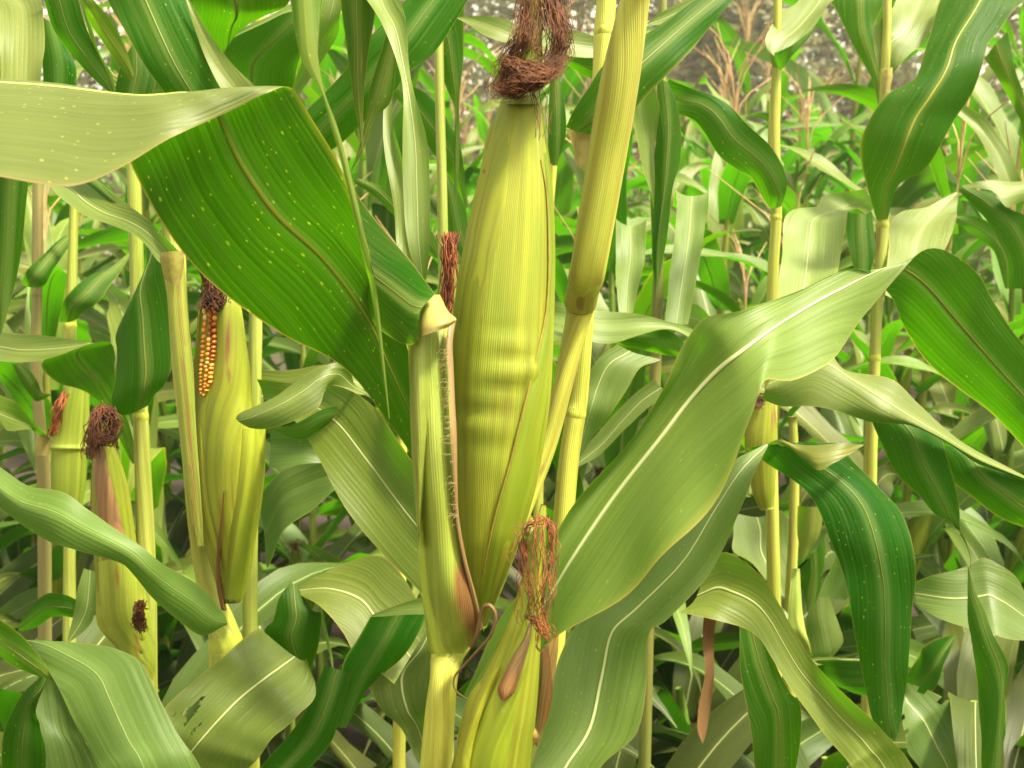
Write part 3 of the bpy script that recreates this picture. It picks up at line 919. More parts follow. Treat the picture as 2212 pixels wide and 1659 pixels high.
traced_leaf(kern, 'T00', "430,1100 545,1165 700,1290 820,1390 905,1445", "560,1090 650,1165 800,1290 905,1380 960,1450", [.89, .87, .85, .84, .835], 'u', lean=-.5, rib=0, tint=(.9, .95, .9))
cx = "470,612,26 474,640,34 478,680,42 481,740,50 481,800,58 481,860,62 486,920,68 490,980,72 491,1040,70 491,1100,64 493,1160,54 496,1220,40 498,1270,28 499,1300,24"
ek = ear_loft(kern, 'D', cx, .84, 'ear', M_HUSK, 32, 80, .014, (), .85, pleats=5)
def slit_l(y):
    return lin([438, 436, 432, 430, 428, 430, 434], (y - 650) / 215)
KF = ear_front('D', cx, .84, .85)
ear_patch(ek, KF, 'D', '438,655 435,700 431,745 429,790 428,830 433,868', '471,650 472,690 470,735 466,780 460,820 437,870', name='cob', mat=M_COB, nv=30, nu=8, proud=0.0004)
KER = []
kz = 318.0
kr = random.Random(3)
while kz < 905:
    fz = (kz - 318) / 587
    lo = lin([1305, 1303, 1299, 1290, 1283, 1280, 1284], fz)
    hi = lin([1398, 1396, 1392, 1388, 1376, 1364, 1316], fz)
    hh = lin([23, 22, 18, 15, 14, 13, 12], fz)
    n = 3 if hi - lo > 62 else 2 if hi - lo > 34 else 1
    for c in range(n):
        kx = lo + (hi - lo) * (c + .5) / n + kr.uniform(-2, 2)
        KER.append((kx, kz + (hh * .9 if c % 2 else 0) + kr.uniform(-2, 2), (hi - lo) / n * .62, hh * 1.12))
    kz += hh * 1.92
ker_me = None
def kernel_mesh():
    vs, fs = [], []
    for i in range(1, 5):
        a = math.pi * i / 10
        for k in range(10):
            b2 = 2 * math.pi * k / 10
            vs.append((math.sin(a) ** .75 * math.cos(b2), -math.cos(a) * .9, math.sin(a) ** .75 * math.sin(b2)))
    vs.append((0, -.93, 0))
    for i in range(3):
        for k in range(10):
            fs.append((i * 10 + k, i * 10 + (k + 1) % 10, (i + 1) * 10 + (k + 1) % 10, (i + 1) * 10 + k))
    for k in range(10):
        fs.append((40, (k + 1) % 10, k))
    me = bpy.data.meshes.new('kernel')
    me.from_pydata(vs, [], fs)
    me.polygons.foreach_set('use_smooth', [True] * len(me.polygons))
    me.materials.append(M_KERNEL)
    return me
ker_me = kernel_mesh()
for (kx, ky, rw, rh) in KER:
    x, y = kx * .337, 550.3 + ky * .337
    cxl = 450
    d0 = KF(x, y) - .0006
    o = bpy.data.objects.new('kernel', ker_me)
    o.parent = ek
    o.location = P(x, y, d0) - parent_origin(ek)
    s = .337 / FPX * d0
    o.scale = (rw * s, .0048, rh * s)
    o.rotation_euler = (random.uniform(-.15, .15), random.uniform(-.2, .2), random.uniform(-.2, .2))
    g = random.uniform(.85, 1.12)
    o.color = (g, g * random.uniform(.85, 1.15), g, 1)
    if kx > 1345 and 420 < ky < 700 and kr.random() < .75:
        o.color = (.45, .32, .3, 1)
    elif kr.random() < .06:
        o.color = (1.15, 1.9, 5, 1)
    COL.objects.link(o)
def kst(x, y):
    return 1.1 * math.exp(-((x - 490 + (y - 800) * .03) / 7) ** 2 - ((y - 740) / 70) ** 2) + .7 * math.exp(-((x - 494) / 5) ** 2 - ((y - 810) / 16) ** 2)
ear_patch(ek, KF, 'D', '463,640 466,680 468,720 468,770 462,820 448,870 438,930 436,1000 442,1080 462,1170 480,1250 492,1300', '516,632 524,680 532,740 537,800 542,860 544,920 546,980 544,1060 538,1140 530,1210 526,1260 522,1300', stain=kst, name='husk_leaf', mat=M_HUSK, nv=60, nu=14, proud=0.005, bulge=0.03)
ear_patch(ek, KF, 'D', '428,660 424,720 419,790 413,860 409,930 410,1010 420,1090 440,1170 465,1250 482,1300', '439,660 434,720 430,790 429,850 437,920 444,1000 455,1080 470,1160 484,1240 494,1300', tint=(1.1, 1.05, 1.1), name='husk_leaf', mat=M_HUSK, nv=50, nu=10, proud=0.0045, bulge=0.05)
ear_patch(ek, KF, 'D', '520,926 514,990 506,1060 492,1140 484,1220 480,1295', '574,925 573,1010 565,1090 553,1160 545,1220 524,1296', tint=(1.0, 1.06, 0.85), name='husk_leaf', mat=M_HUSK, nv=40, nu=12, proud=0.008, bulge=0.05)
ear_patch(ek, KF, 'D', '483,1060 478,1110 471,1160 466,1220 468,1270 478,1318', '485,1060 482,1110 478,1160 475,1220 481,1275 490,1320', tint=(0.6, 0.5, 0.45), stain=lambda x, y: 0.9, name='dry_seam', mat=M_DRY, nv=24, nu=5, proud=0.0095)
S = []
for k in range(14):
    S += clump(9, ((440 + k, 555, .83), (444 + random.uniform(0, 20), 590, .832), (452 + random.uniform(0, 22), 620, .826), (446 + random.uniform(0, 30), 648, .82), (440 + random.uniform(0, 30), 664, .817)), 8, .004, .004, 18)
strands(ek, 'silk', S, M_SILK, .0006, tint=(.62, .55, .6))
# curled pale leaf beside the split ear
traced_leaf(kern, 'D', "800,850 766,830 745,787 694,793 640,820 590,855 546,880 520,893 512,901", "800,860 766,842 721,832 702,844 687,885 640,911 580,926 538,924 516,912", [.80, .78, .76, .75, .745, .74, .74, .745, .75], 't', bow=[-.05, .1, -.1, -.22, -.28, -.3, -.3], lean=.6, rib=.012, nv=50)
traced_leaf(kern, 'D', "760,870 700,885 640,915 585,930", "770,930 705,925 655,950 600,935", [.80, .78, .77, .765], 'u', bow=.1, lean=-.5, rib=0, tint=TINT_DARK)
# trough-like leaf that crosses from the left edge to the foot of the split ear
traced_leaf(kern, 'T02', "-30,-285 180,-150 415,-105 560,0 700,100 880,220 1020,330 1150,410 1290,500 1400,620 1452,715", "-30,-45 130,100 320,210 480,260 620,300 780,350 870,440 980,570 1130,700 1300,812 1452,742",
            [.78, .77, .76, .755, .75, .75, .755, .765, .775, .785, .80], 't', bow=-.26, lean=[.3, .3, .4, .4], rib=.008, ribcol=(.55, .7, .4), nv=60, nu=13, um=.42, tint=(.8, .95, .8))

# ---- left: smaller ear with dark silk and a dried husk leaf
small = thing('corn_plant', 'maize plant with a small ear, dark silk and a dried pinkish husk leaf', 'corn plant', base_of(315, .97), GR_FRONT)
traced_stalk(small, 'D', "284,250,12 288,340,14 295,560,15 300,760,15 303,880,16 308,1000,17 313,1130,19 315,1260,22 317,1400,22 318,1500,22", .97, nodes=((303, 890, .968, 16),), n=70, tint=(.72, .8, .95), stain=lambda t, k: .35 if .6 < k < .7 else 0)
traced_leaf(small, 'T01', "850,1010 770,1010 720,940 735,830 730,700 740,600 760,520 830,380 900,250 925,50 930,-120", "945,965 1000,870 1080,790 1095,700 1085,500 1075,300 1055,100 1050,0 1050,-80 1045,-120 1040,-160",
            [.95, .945, .94, .94, .945, .95, .955, .96, .97, .98, 1.0], 'u', bow=.1, lean=-.2, rib=.02, um=.6, nv=50, tint=TINT_DARK)
e3 = ear_loft(small, 'D', "222,920,9 226,960,20 231,1000,29 238,1060,38 246,1150,43 254,1230,46 264,1320,42 278,1400,24", .95, 'ear', M_HUSK, 26, 50, .015, (), .85)
E3F = ear_front('D', "222,920,9 226,960,20 231,1000,29 238,1060,38 246,1150,43 254,1230,46 264,1320,42 278,1400,24", .95, .85)
ear_patch(e3, E3F, 'D', '200,975 196,1040 196,1110 204,1180 222,1240', '222,955 232,1010 245,1060 258,1110 280,1190', tint=(1.05, 0.88, 0.8), label='dried pinkish tan husk leaf', stain=lambda x, y: 0.35, name='husk_leaf', mat=M_DRY, nv=30, nu=10, proud=0.004)
ear_patch(e3, E3F, 'D', '207,1215 208,1280 208,1340 225,1372 249,1396 282,1425', '300,1195 315,1285 326,1335 334,1386 337,1430 330,1470', tint=(1.15, 1.1, 0.8), stain=lambda x, y: 0.8 * math.exp(-((x - 252) / 9) ** 2 - ((y - 1250) / 45) ** 2) + 0.9 * math.exp(-((x - 296) / 7) ** 2 - ((y - 1390) / 40) ** 2), name='sheath', mat=M_SHEATH, nv=40, nu=12, proud=0.01, bulge=0.08)
S = []
S += clump(60, ((228, 885, .945), (215, 890, .935), (204, 915, .925), (200, 950, .92), (197, 985, .918)), 8, .004, .004, 18)
S += clump(46, ((225, 880, .945), (238, 895, .935), (243, 920, .93), (236, 945, .925), (216, 950, .915)), 8, .004, .005, 18)
S += clump(4, ((238, 920, .93), (246, 945, .925), (250, 965, .92)), 4, .003, .002, 12)
strands(e3, 'silk', S, M_SILK, .0007, tint=(.8, .75, .8))
S = clump(50, ((304, 1300, .895), (302, 1320, .89), (300, 1340, .89), (305, 1358, .893)), 5, .003, .006, 16)
strands(e3, 'silk', S, M_SILK, .0006, tint=(1.0, 1.0, 1.0), label='small tuft of dried brown silk')

# ---- left: thin stalks
ridged = thing('corn_plant', 'maize plant at the left with a blunt green ear marked by a ridge', 'corn plant', base_of(150, 1.12), GR_FRONT)
traced_stalk(ridged, 'D', "163,250,8 161,400,9 157,560,10 152,690,13 151,800,13 150,1000,13 150,1150,12 150,1400,14 150,1600,14", 1.14, nodes=((152, 700, 1.138, 14),), n=60, tint=(.72, .8, .95), stain=lambda t, k: .3 if .3 < k < .4 else 0)
traced_leaf(ridged, 'T01', "380,430 400,310 460,230 580,140 700,80 810,0 900,-90", "500,415 545,360 640,300 720,180 770,110 830,20 910,-80", [1.12, 1.1, 1.1, 1.12, 1.14, 1.17, 1.2], 'u', bow=.1, lean=-.4, rib=.02, mat=M_SPECK)
er = ear_loft(ridged, 'D', "168,826,24 160,880,32 154,940,36 151,966,39 150,985,38 148,1040,36 147,1090,30 150,1140,18", 1.1, 'ear', M_SHEATH, 24, 50, .008, ((152, 968, 60, 4, .002),), .8, tint=(1.05, 1.1, .7), stain=lambda x, y: .8 * math.exp(-((x - 140) / 6) ** 2 - ((y - 850) / 22) ** 2))
S = clump(24, ((138, 850, 1.09), (126, 880, 1.08), (118, 915, 1.08), (112, 940, 1.08)), 4, .004, .004, 14)
strands(er, 'silk', S, M_SILK, .0007, tint=(2.0, 1.5, 1.2))
traced_leaf(ridged, 'T01', "-40,470 120,500 400,540 560,556 530,562 400,600 270,690 380,815 520,865 640,960 740,1130 850,1340", "-40,680 120,697 350,645 530,588 640,562 690,572 715,590 728,650 735,740 790,950 840,1120 880,1330",
            [1.02, 1.0, .99, .99, .995, 1.0, 1.005, 1.01, 1.01, 1.02, 1.03, 1.04], 't', bow=[.1, .1, .05, 0, 0, .05, .1], lean=[.7, .7, .6, .4, 0, -.4, -.5, -.5, -.4, -.2], rib=.015, nv=70)

brown = thing('corn_plant', 'maize plant with a thin brownish stalk near the left edge of the field view', 'corn plant', base_of(95, 1.17), GR_FRONT)
traced_stalk(brown, 'D', "84,250,10 82,400,11 80,620,11 78,790,11 85,900,12 92,990,14 95,1060,14 97,1300,14 98,1500,14", 1.17, M_DRYSTALK, nodes=((80, 625, 1.168, 12), (92, 985, 1.168, 15)), n=60)
traced_leaf(brown, 'T01', "140,185 170,100 250,20 330,-50 420,-120", "240,205 290,190 350,80 430,-30 500,-110", [1.15, 1.13, 1.14, 1.17, 1.2], 'u', lean=-.4, rib=.02)
traced_leaf(brown, 'T01', "-60,830 0,880 100,950 200,1060 300,1150 330,1185", "-60,1080 0,1100 80,1130 180,1120 240,1150 262,1190", [1.0, 1.02, 1.05, 1.09, 1.13, 1.15], 't', bow=.2, lean=.4, rib=.02)
patch(brown, 'D', "80,935 76,960 78,985", "112,930 110,958 106,985", 1.145, 'collar', M_COLLAR, .25, 10, 7)
traced_leaf(brown, 'T01', "70,700 100,760 160,860 215,930 262,935 325,900", "140,705 200,750 240,810 255,850 275,885 322,895", [1.14, 1.14, 1.14, 1.145, 1.15, 1.15], 'u', lean=-.2, rib=0, tint=(.8, .75, .75))

# ---- overhead leaves at the upper left
upper = thing('corn_plant', 'maize plant whose broad leaves hang into the upper left part of the view', 'corn plant', Vector((-.30, .98, 0)), GR_FRONT)
traced_stalk(upper, 'D', "560,-700,9 545,-300,10 560,-100,12 556,200,13 555,430,13 553,640,14 550,806,15 545,1000,15 540,1300,16", .98, nodes=((553, 660, .978, 15),), n=60, tint=(.7, .8, .95))
traced_leaf(upper, 'T00', "640,-120 690,0 800,200 930,420 1060,610 1190,830", "1150,-120 1195,0 1275,250 1345,420 1440,590 1560,760", [.74, .73, .72, .715, .715, .72], 'u', lean=[-.4, -.4, -.3], rib=0.018, um=.48, bow=.1, nv=50, nu=11)
traced_leaf(upper, 'T00', "1170,-60 1195,0 1270,250 1340,420 1430,590 1560,760", "1180,-60 1215,0 1380,265 1500,420 1650,565 1760,720", [.725, .72, .712, .708, .706, .71], 't', lean=.5, rib=0, bow=.12, tint=(1.2, 1.1, 1.3))
traced_leaf(upper, 'T00', "1120,-80 1220,30 1300,150 1390,285 1440,380", "1900,-40 1850,20 1700,100 1540,200 1440,300", [.80, .80, .81, .82, .83], 'u', lean=-.3, rib=.018, nv=40)
traced_leaf(upper, 'T00', "1960,-40 1900,40 1700,130 1500,240 1400,300 1380,420 1440,560 1560,700", "2060,-40 2010,100 1960,260 1930,360 1900,450 1880,540 1840,640 1780,760", [.84, .83, .83, .835, .84, .845, .85, .86], 'u', lean=-.3, rib=.018, nv=40, tint=TINT_DARK)
traced_leaf(upper, 'T00', "1960,0 1850,30 1700,110 1520,200 1385,282", "1900,70 1800,90 1680,150 1530,225 1388,284", [.815, .815, .82, .825, .83], 't', lean=.6, rib=0)
traced_leaf(upper, 'D', "705,-60 690,40 660,120 628,190 600,240", "760,-60 735,30 722,90 645,205 612,250", [.86, .86, .87, .88, .89], 't', lean=.5, rib=.02, tint=(1.1, 1.05, 1.2))
traced_leaf(upper, 'D', "620,-60 627,0 637,67 654,135 694,199 714,270 735,340 765,470 785,560 800,620 815,720 840,905", "700,-60 692,0 689,67 688,125 701,199 725,263 745,330 775,450 800,570 812,620 822,700 842,905", [.50, .495, .49, .485, .48, .48, .48, .48, .485, .49, .495, .50], 'u', lean=-.1, rib=.0, nv=70, bow=.2, tint=(1.6, 1.25, 1.3), rib_min=.0004)

hang = thing('corn_plant', 'maize plant whose dark and pale blades dangle beside the big ear at the top', 'corn plant', Vector((-.06, .9, 0)), GR_FRONT)
traced_stalk(hang, 'D', "950,-700,9 955,-300,10 950,-100,10 948,100,10 955,420,11 962,800,12 965,1100,13 965,1300,14", 1.05, n=60, tint=(.65, .75, .9))
traced_leaf(hang, 'D', "940,-90 870,0 800,82 733,165 660,240 600,310", "1060,-70 1013,0 989,37 935,115 880,162 845,209 784,266 733,313 680,345", [.80, .79, .78, .78, .785, .79], 'u', lean=-.4, rib=.016, nv=50, tint=TINT_DARK)
traced_leaf(hang, 'D', "728,-60 735,0 745,85 757,170 768,240 778,290 783,335", "815,-60 810,0 806,45 793,140 787,210 785,265 785,335", [.71, .705, .70, .70, .70, .70, .70], 'u', lean=-.1, rib=.016, bow=.2, tint=(1.15, .95, .9))
traced_leaf(hang, 'D', "835,70 800,190 787,270 770,335 753,376", "857,130 845,215 810,258 784,327 755,377", .715, 'u', lean=-.1, rib=.012, bow=.2, tint=(1.1, .9, .9))
traced_leaf(hang, 'D', "755,-60 790,0 827,57 858,135 871,202 870,303 871,421 880,520 905,605", "862,-60 864,0 878,50 883,135 895,202 922,303 928,404 928,540 920,615", [.70, .69, .675, .665, .65, .64, .63, .62, .62], 't', lean=.2, rib=.014, bow=.2, nv=60, tint=(1.15, 1.1, 1.2))
traced_leaf(hang, 'D', "829,200 828,290 841,388 854,505 872,600", "846,190 850,270 868,337 880,455 897,600", [.75, .735, .715, .69, .67], 't', lean=.2, rib=0, bow=.2, tint=(1.1, 1.05, 1.2))

edge = thing('corn_plant', 'maize plant at the left edge with a pale strap leaf above a dark hanging one', 'corn plant', Vector((-.45, .8, 0)), GR_FRONT)
traced_stalk(edge, 'D', "-190,-700,10 -180,-200,13 -178,200,14 -175,600,15 -170,900,16 -165,1300,17", .82, n=60)
traced_leaf(edge, 'T00', "-100,-60 -20,20 0,150 0,350 -10,560 -20,900", "240,-60 275,30 280,200 275,400 268,560 250,900", [.77, .75, .73, .71, .69, .67], 't', lean=.3, rib=.0, bow=.1, tint=(1.2, 1.1, 1.25))
traced_leaf(edge, 'T00', "220,-100 275,0 340,200 500,400 640,540 720,605", "480,-100 510,0 560,180 620,330 690,480 735,600", [.74, .74, .745, .75, .755, .76], 'u', lean=-.2, rib=.016, tint=TINT_DARK)
traced_leaf(edge, 'T00', "510,0 560,180 620,330 690,480 735,600", "530,0 600,240 640,350 720,480 738,600", [.742, .745, .75, .755, .76], 't', lean=.3, rib=0, tint=(1.3, 1.15, 1.2))
traced_leaf(edge, 'T00', "265,100 270,250 275,400 270,600 265,760", "370,200 440,330 490,430 500,580 500,760", [.80, .80, .80, .80, .80], 'u', lean=-.2, rib=0, tint=TINT_DARK)
traced_leaf(edge, 'T00', "480,-120 520,0 570,140 760,410 840,520", "560,-120 600,0 700,120 810,320 860,480", [.86, .86, .87, .88, .89], 'u', lean=-.2, rib=.02, tint=(1.5, 1.1, 1))
traced_leaf(edge, 'T00', "860,260 780,430 740,600 760,760", "870,260 990,480 985,600 940,760", [.90, .90, .90, .90], 'u', lean=-.2, rib=.02, tint=(.8, .85, .9))
traced_leaf(edge, 'T00', "-20,1000 -30,1300 -30,1659 -30,1900 0,2140", "180,1000 185,1200 160,1500 95,1800 10,2140", [.72, .72, .72, .72, .72], 'u', lean=-.1, rib=.0, bow=.15)
# ---- right: plant with the tall thin stalk left of the two
rone = thing('corn_plant', 'maize plant with a thin stalk and an ear peeping out behind the big folded leaf', 'corn plant', base_of(1668, 1.02), GR_FRONT)
traced_stalk(rone, 'D', "1687,-250,9 1681,-60,9 1679,60,9 1678,130,10 1676,200,11 1672,300,13 1677,455,12 1670,584,12 1668,700,13 1665,900,14 1668,1100,14 1672,1300,15 1674,1500,15", 1.02, nodes=((1677, 458, 1.018, 12),), n=80, tint=(.85, .88, .95), stain=lambda t, k: .6 if .28 < k < .36 else 0)
traced_leaf(rone, 'T20', "585,1335 550,1290 470,1150 380,1090 260,1000 150,830 80,760 0,740 -80,735", "655,1320 695,1180 665,1060 580,930 440,800 330,680 220,610 100,575 -60,500", [1.0, .985, .975, .97, .97, .975, .98, .99, 1.0], 'u', lean=-.4, rib=.018, mat=M_SPECK, nv=50, um=.55)
traced_leaf(rone, 'T20', "600,430 560,300 560,230 580,180 620,130 720,40 800,-60", "660,440 660,400 720,300 850,180 930,90 990,0 1040,-70", [1.0, .995, 1.0, 1.01, 1.03, 1.06, 1.09], 't', lean=.4, bow=.15, rib=.022, um=.55, tint=(1.15, 1.1, 1.2))
traced_leaf(rone, 'T20', "610,340 640,330 720,290 800,230 880,165", "655,455 680,420 730,350 810,270 882,170", [.99, .985, .98, .985, .99], 'u', lean=-.3, rib=0, tint=TINT_DARK)
er1 = ear_loft(rone, 'D', "1656,850,14 1650,900,28 1645,950,35 1646,1000,30 1650,1060,24 1656,1100,14", .98, 'ear', M_HUSK, 24, 40, .015, (), .85, stain=lambda x, y: .9 * math.exp(-((x - 1672) / 5) ** 2 - ((y - 900) / 45) ** 2))
S = clump(24, ((1648, 858, .97), (1638, 866, .965), (1632, 880, .96)), 5, .003, .003, 12)
strands(er1, 'silk', S, M_SILK, .0006, tint=(.6, .6, .6))
# pale folded leaf running to the right edge below the big leaf
traced_leaf(rone, 'T21', "600,780 760,740 960,650 1060,720 1340,785 1500,940 1700,1105 1900,1250 2060,1340 2260,1440", "530,920 640,950 800,975 1000,1015 1250,1058 1500,1092 1700,1200 1900,1325 2060,1390 2260,1470",
            [.86, .85, .84, .83, .82, .82, .82, .83, .835, .84], 't', M="560,850 700,800 890,735 1090,830 1300,975 1480,1065 1690,1175 1900,1300 2060,1370 2260,1450", mdep=.012, bow=0, lean=.7, rib=.022, um=.35, nv=60, nu=15, tint=(1.1, 1.05, 1.15))
traced_leaf(rone, 'T21', "1215,1055 1290,1200 1400,1400 1540,1545 1640,1660 1760,1690 1855,1900 1870,2020", "1560,1085 1680,1150 1715,1290 1770,1500 1800,1650 1805,1780 1862,1900 1874,2020", [.84, .835, .83, .83, .835, .84, .845, .85], 'u', lean=-.3, rib=.016, nv=50, tint=TINT_DARK)
traced_leaf(rone, 'T21', "1660,1220 1720,1310 1760,1450 1900,1570 2050,1680 2260,1760", "1900,1310 2000,1345 2110,1390 2212,1440 2300,1500 2400,1600", [.85, .845, .84, .84, .84, .84], 'u', lean=-.4, rib=.02, nv=40)
# dark broad leaf that hangs in front of the soil, with an olive fold on top
traced_leaf(rone, 'T21', "540,1230 640,1185 760,1215 900,1225 1060,1215 1185,1218", "560,1245 680,1230 800,1310 900,1382 1010,1330 1182,1224", [.83, .81, .80, .79, .79, .80], 't', lean=.7, bow=-.1, rib=0, tint=(1.2, 1.0, .8))
traced_leaf(rone, 'T22', "-390,-1500 -1,-1" if False else "430,-395 600,-280 760,-160 880,0 985,210 1050,400 1100,700 1150,900 1195,1130 1230,1330 1300,1430 1375,1485", "1020,-420 1110,-300 1250,-180 1425,0 1490,250 1512,500 1500,750 1460,1000 1450,1150 1440,1300 1420,1400 1385,1485",
            [.82, .815, .81, .80, .79, .79, .79, .795, .80, .805, .81, .815], 'u', lean=[-.5, -.4, -.2, -.1], rib=.012, nv=60, nu=11, ripple=.004, tint=(.72, .85, .9), mat=M_SPECK)

rtwo = thing('corn_plant', 'maize plant at the right with a broad bright green blade rising beside its stalk', 'corn plant', base_of(1885, 1.14), GR_FRONT)
traced_stalk(rtwo, 'D', "1921,-250,9 1917,-60,9 1916,60,9 1912,160,11 1907,470,13 1900,584,11 1894,685,11 1889,786,12 1880,1000,14 1878,1200,15 1876,1500,15", 1.14, nodes=((1912, 165, 1.138, 11), (1906, 475, 1.138, 13), (1890, 778, 1.138, 14)), n=80, tint=(.82, .86, 1.0), stain=lambda t, k: .5 if .60 < k < .68 else 0)
traced_leaf(rtwo, 'T20', "1265,1405 1210,1230 1172,1050 1172,900 1230,740 1330,610 1480,510 1550,420 1600,250 1640,100 1690,-40", "1340,1405 1410,1190 1560,1090 1680,920 1790,740 1870,620 1940,420 2000,240 2100,130 2212,20 2300,-60", [1.10, 1.08, 1.07, 1.06, 1.06, 1.06, 1.065, 1.08, 1.1, 1.12, 1.15], 'u', lean=-.3, rib=.022, nv=60, nu=11, mat=M_SPECK, ribcol=(2.2, 2.0, 1.5), tint=(1.1, 1.05, 1.0))
traced_leaf(rtwo, 'T20', "1300,500 1255,330 1250,180 1290,130 1360,60 1400,-20 1440,-100", "1365,490 1400,440 1470,350 1580,250 1650,100 1685,0 1720,-90", [1.14, 1.135, 1.135, 1.14, 1.16, 1.19, 1.22], 't', lean=.4, bow=.12, rib=.022, tint=(1.25, 1.15, 1.35))
traced_leaf(rtwo, 'T20', "920,-80 980,20 1080,230 1180,400 1240,520 1285,700 1290,760", "1330,-80 1320,10 1260,150 1280,330 1300,480 1305,640 1300,760", [1.3, 1.28, 1.27, 1.26, 1.25, 1.24, 1.23], 'u', lean=-.3, rib=.02, tint=(1.3, 1.1, 1))
patch(rtwo, 'D', "1908,150 1904,175 1904,205", "1928,145 1928,170 1920,200", 1.115, 'collar', M_COLLAR, .25, 10, 7)
# the two pale blades right behind the stalks, tint brightened to carry sky light
traced_leaf(rtwo, 'T20', "600,2000 640,1800 660,1640 670,1500 692,1388 890,1310 925,1245 1060,1232 1200,1222", "1000,2000 1010,1800 1035,1650 1062,1480 1085,1345 1130,1345 1190,1385 1232,1352 1252,1310", [1.02, 1.06, 1.10, 1.13, 1.16, 1.19, 1.21, 1.21, 1.20], 't', lean=[1.1, 1.1, 1.1, 1.1, 1.1], bow=.1, rib=.022, nv=50, um=.45, tint=(1.4, 1.3, 1.7))
traced_leaf(rtwo, 'T20', "1320,1900 1335,1750 1340,1600 1346,1450 1400,1388 1600,1308 1772,1232", "1550,1900 1600,1750 1680,1640 1740,1520 1775,1410 1788,1300 1792,1234", [1.06, 1.10, 1.14, 1.17, 1.21, 1.24, 1.26], 't', lean=[1.1, 1.1, 1.1, 1.0], bow=.12, rib=.022, nv=40, tint=(1.4, 1.3, 1.7))
traced_leaf(rtwo, 'T20', "1085,1345 1070,1500 1100,1659 1150,1800 1170,1830", "1245,1360 1255,1500 1250,1659 1200,1800 1175,1832", [1.28, 1.27, 1.26, 1.25, 1.25], 'u', lean=-.1, rib=.018)

# far right leaves
rthree = thing('corn_plant', 'maize plant at the right edge with a pale drooping fold over a green blade', 'corn plant', Vector((.68, 1.3, 0)), GR_FRONT)
traced_stalk(rthree, 'D', "2330,-400,10 2300,0,11 2290,400,12 2280,800,13 2275,1300,14", 1.32, n=60)
traced_leaf(rthree, 'T20', "1815,1190 1930,1165 2100,1155 2280,1150 2400,1180", "1830,1205 2000,1225 2092,1325 2220,1280 2380,1260", [1.22, 1.215, 1.21, 1.22, 1.24], 't', lean=.7, bow=-.05, rib=0, tint=(1.15, 1.1, 1.1))
traced_leaf(rthree, 'T20', "1788,1215 1900,1330 1980,1420 2040,1540 2100,1680 2120,1850", "1850,1200 2000,1240 2120,1340 2240,1400 2330,1600 2350,1850", [1.25, 1.24, 1.23, 1.23, 1.235, 1.24], 'u', lean=-.3, rib=.018, nv=40)
traced_leaf(rthree, 'T20', "1960,380 2060,530 2150,700 2190,850 2192,1100", "2110,200 2145,400 2190,550 2230,650 2280,900", [1.3, 1.29, 1.29, 1.3, 1.31], 'u', lean=-.3, rib=.022, tint=(1.4, 1.15, 1))
traced_leaf(rthree, 'T20', "1785,735 1900,860 2000,1020 2060,1150 2090,1260", "1825,675 1960,760 2090,900 2180,1130 2210,1260", [1.42, 1.4, 1.39, 1.38, 1.38], 't', lean=.4, bow=.15, rib=.02, tint=(1.2, 1.1, 1.3))
traced_leaf(rthree, 'T20', "1740,1400 1880,1500 1990,1580 2040,1659 2090,1850", "1790,1385 1930,1395 2050,1480 2120,1620 2140,1850", [1.45, 1.43, 1.42, 1.42, 1.43], 'u', lean=-.3, rib=.02)
traced_leaf(rthree, 'T22', "1500,480 1650,430 1760,390 1860,345 1960,300 2070,370 2140,450 2250,600", "1515,600 1660,700 1800,760 1950,790 2060,810 2150,825 2230,840 2330,860", [1.02, 1.0, .99, .985, .98, .98, .99, 1.0], 't', lean=.7, bow=.1, rib=.022, nv=50, ripple=.004, um=.45, tint=(.8, .86, 1.05))  # tint lowered to paint in the shade of the lower right
traced_leaf(rthree, 'T22', "1852,370 1848,550 1850,700 1880,850 1915,1100 1920,1400 1945,1700", "1858,370 1900,520 1960,650 2010,800 2100,980 2110,1150 2050,1700", [.86, .86, .86, .86, .865, .87, .88], 'u', lean=-.1, rib=.02, um=.7, nv=50, tint=(.8, .88, .9))

# ---- lower right: leaves of shorter, shaded plants
rlow = thing('corn_plant', 'maize plant at the lower right with a long olive strap leaf slanting down', 'corn plant', Vector((.30, .98, 0)), GR_FRONT)
traced_stalk(rlow, 'D', "1712,900,9 1716,1000,10 1714,1150,11 1708,1280,12 1706,1450,13 1706,1700,14", 1.08, nodes=(), n=40, tint=(.7, .72, .75))
traced_leaf(rlow, 'T22', "150,400 290,290 420,345 540,450 640,600 740,780 850,960 960,1085 1100,1220 1260,1370 1380,1500 1470,1600 1540,1720", "15,680 120,695 240,712 420,760 520,830 600,960 700,1130 850,1330 960,1480 1060,1590 1100,1640 1130,1690 1160,1740",
            [.80, .79, .78, .775, .77, .765, .76, .755, .75, .745, .74, .74, .74], 't', lean=[.5, .2, .0, .0], bow=.14, rib=.026, nv=70, nu=11, um=.46, tint=(1.05, 1.0, .72))  # olive tint lowered so the colour carries some shade
traced_leaf(rlow, 'T22', "380,700 385,760 395,1000 430,1250 460,1450 500,1720", "480,700 530,790 620,1000 720,1180 780,1280 750,1720", [.92, .92, .91, .905, .905, .91], 'u', lean=0, bow=-.12, rib=.018, nv=40, um=.6)
traced_leaf(rlow, 'T22', "360,20 350,150 350,280 480,370 600,500 690,700", "650,20 695,70 712,200 718,400 715,560 700,710", [1.17, 1.15, 1.13, 1.11, 1.09, 1.07], 't', lean=.3, bow=.14, rib=.022, tint=(.95, .98, 1.15))
traced_leaf(rlow, 'T22', "765,-20 760,150 775,260 790,340", "930,-20 910,150 840,260 795,340", 1.04, 't', lean=.2, bow=-.25, rib=0, tint=(1.2, 1.0, .8))
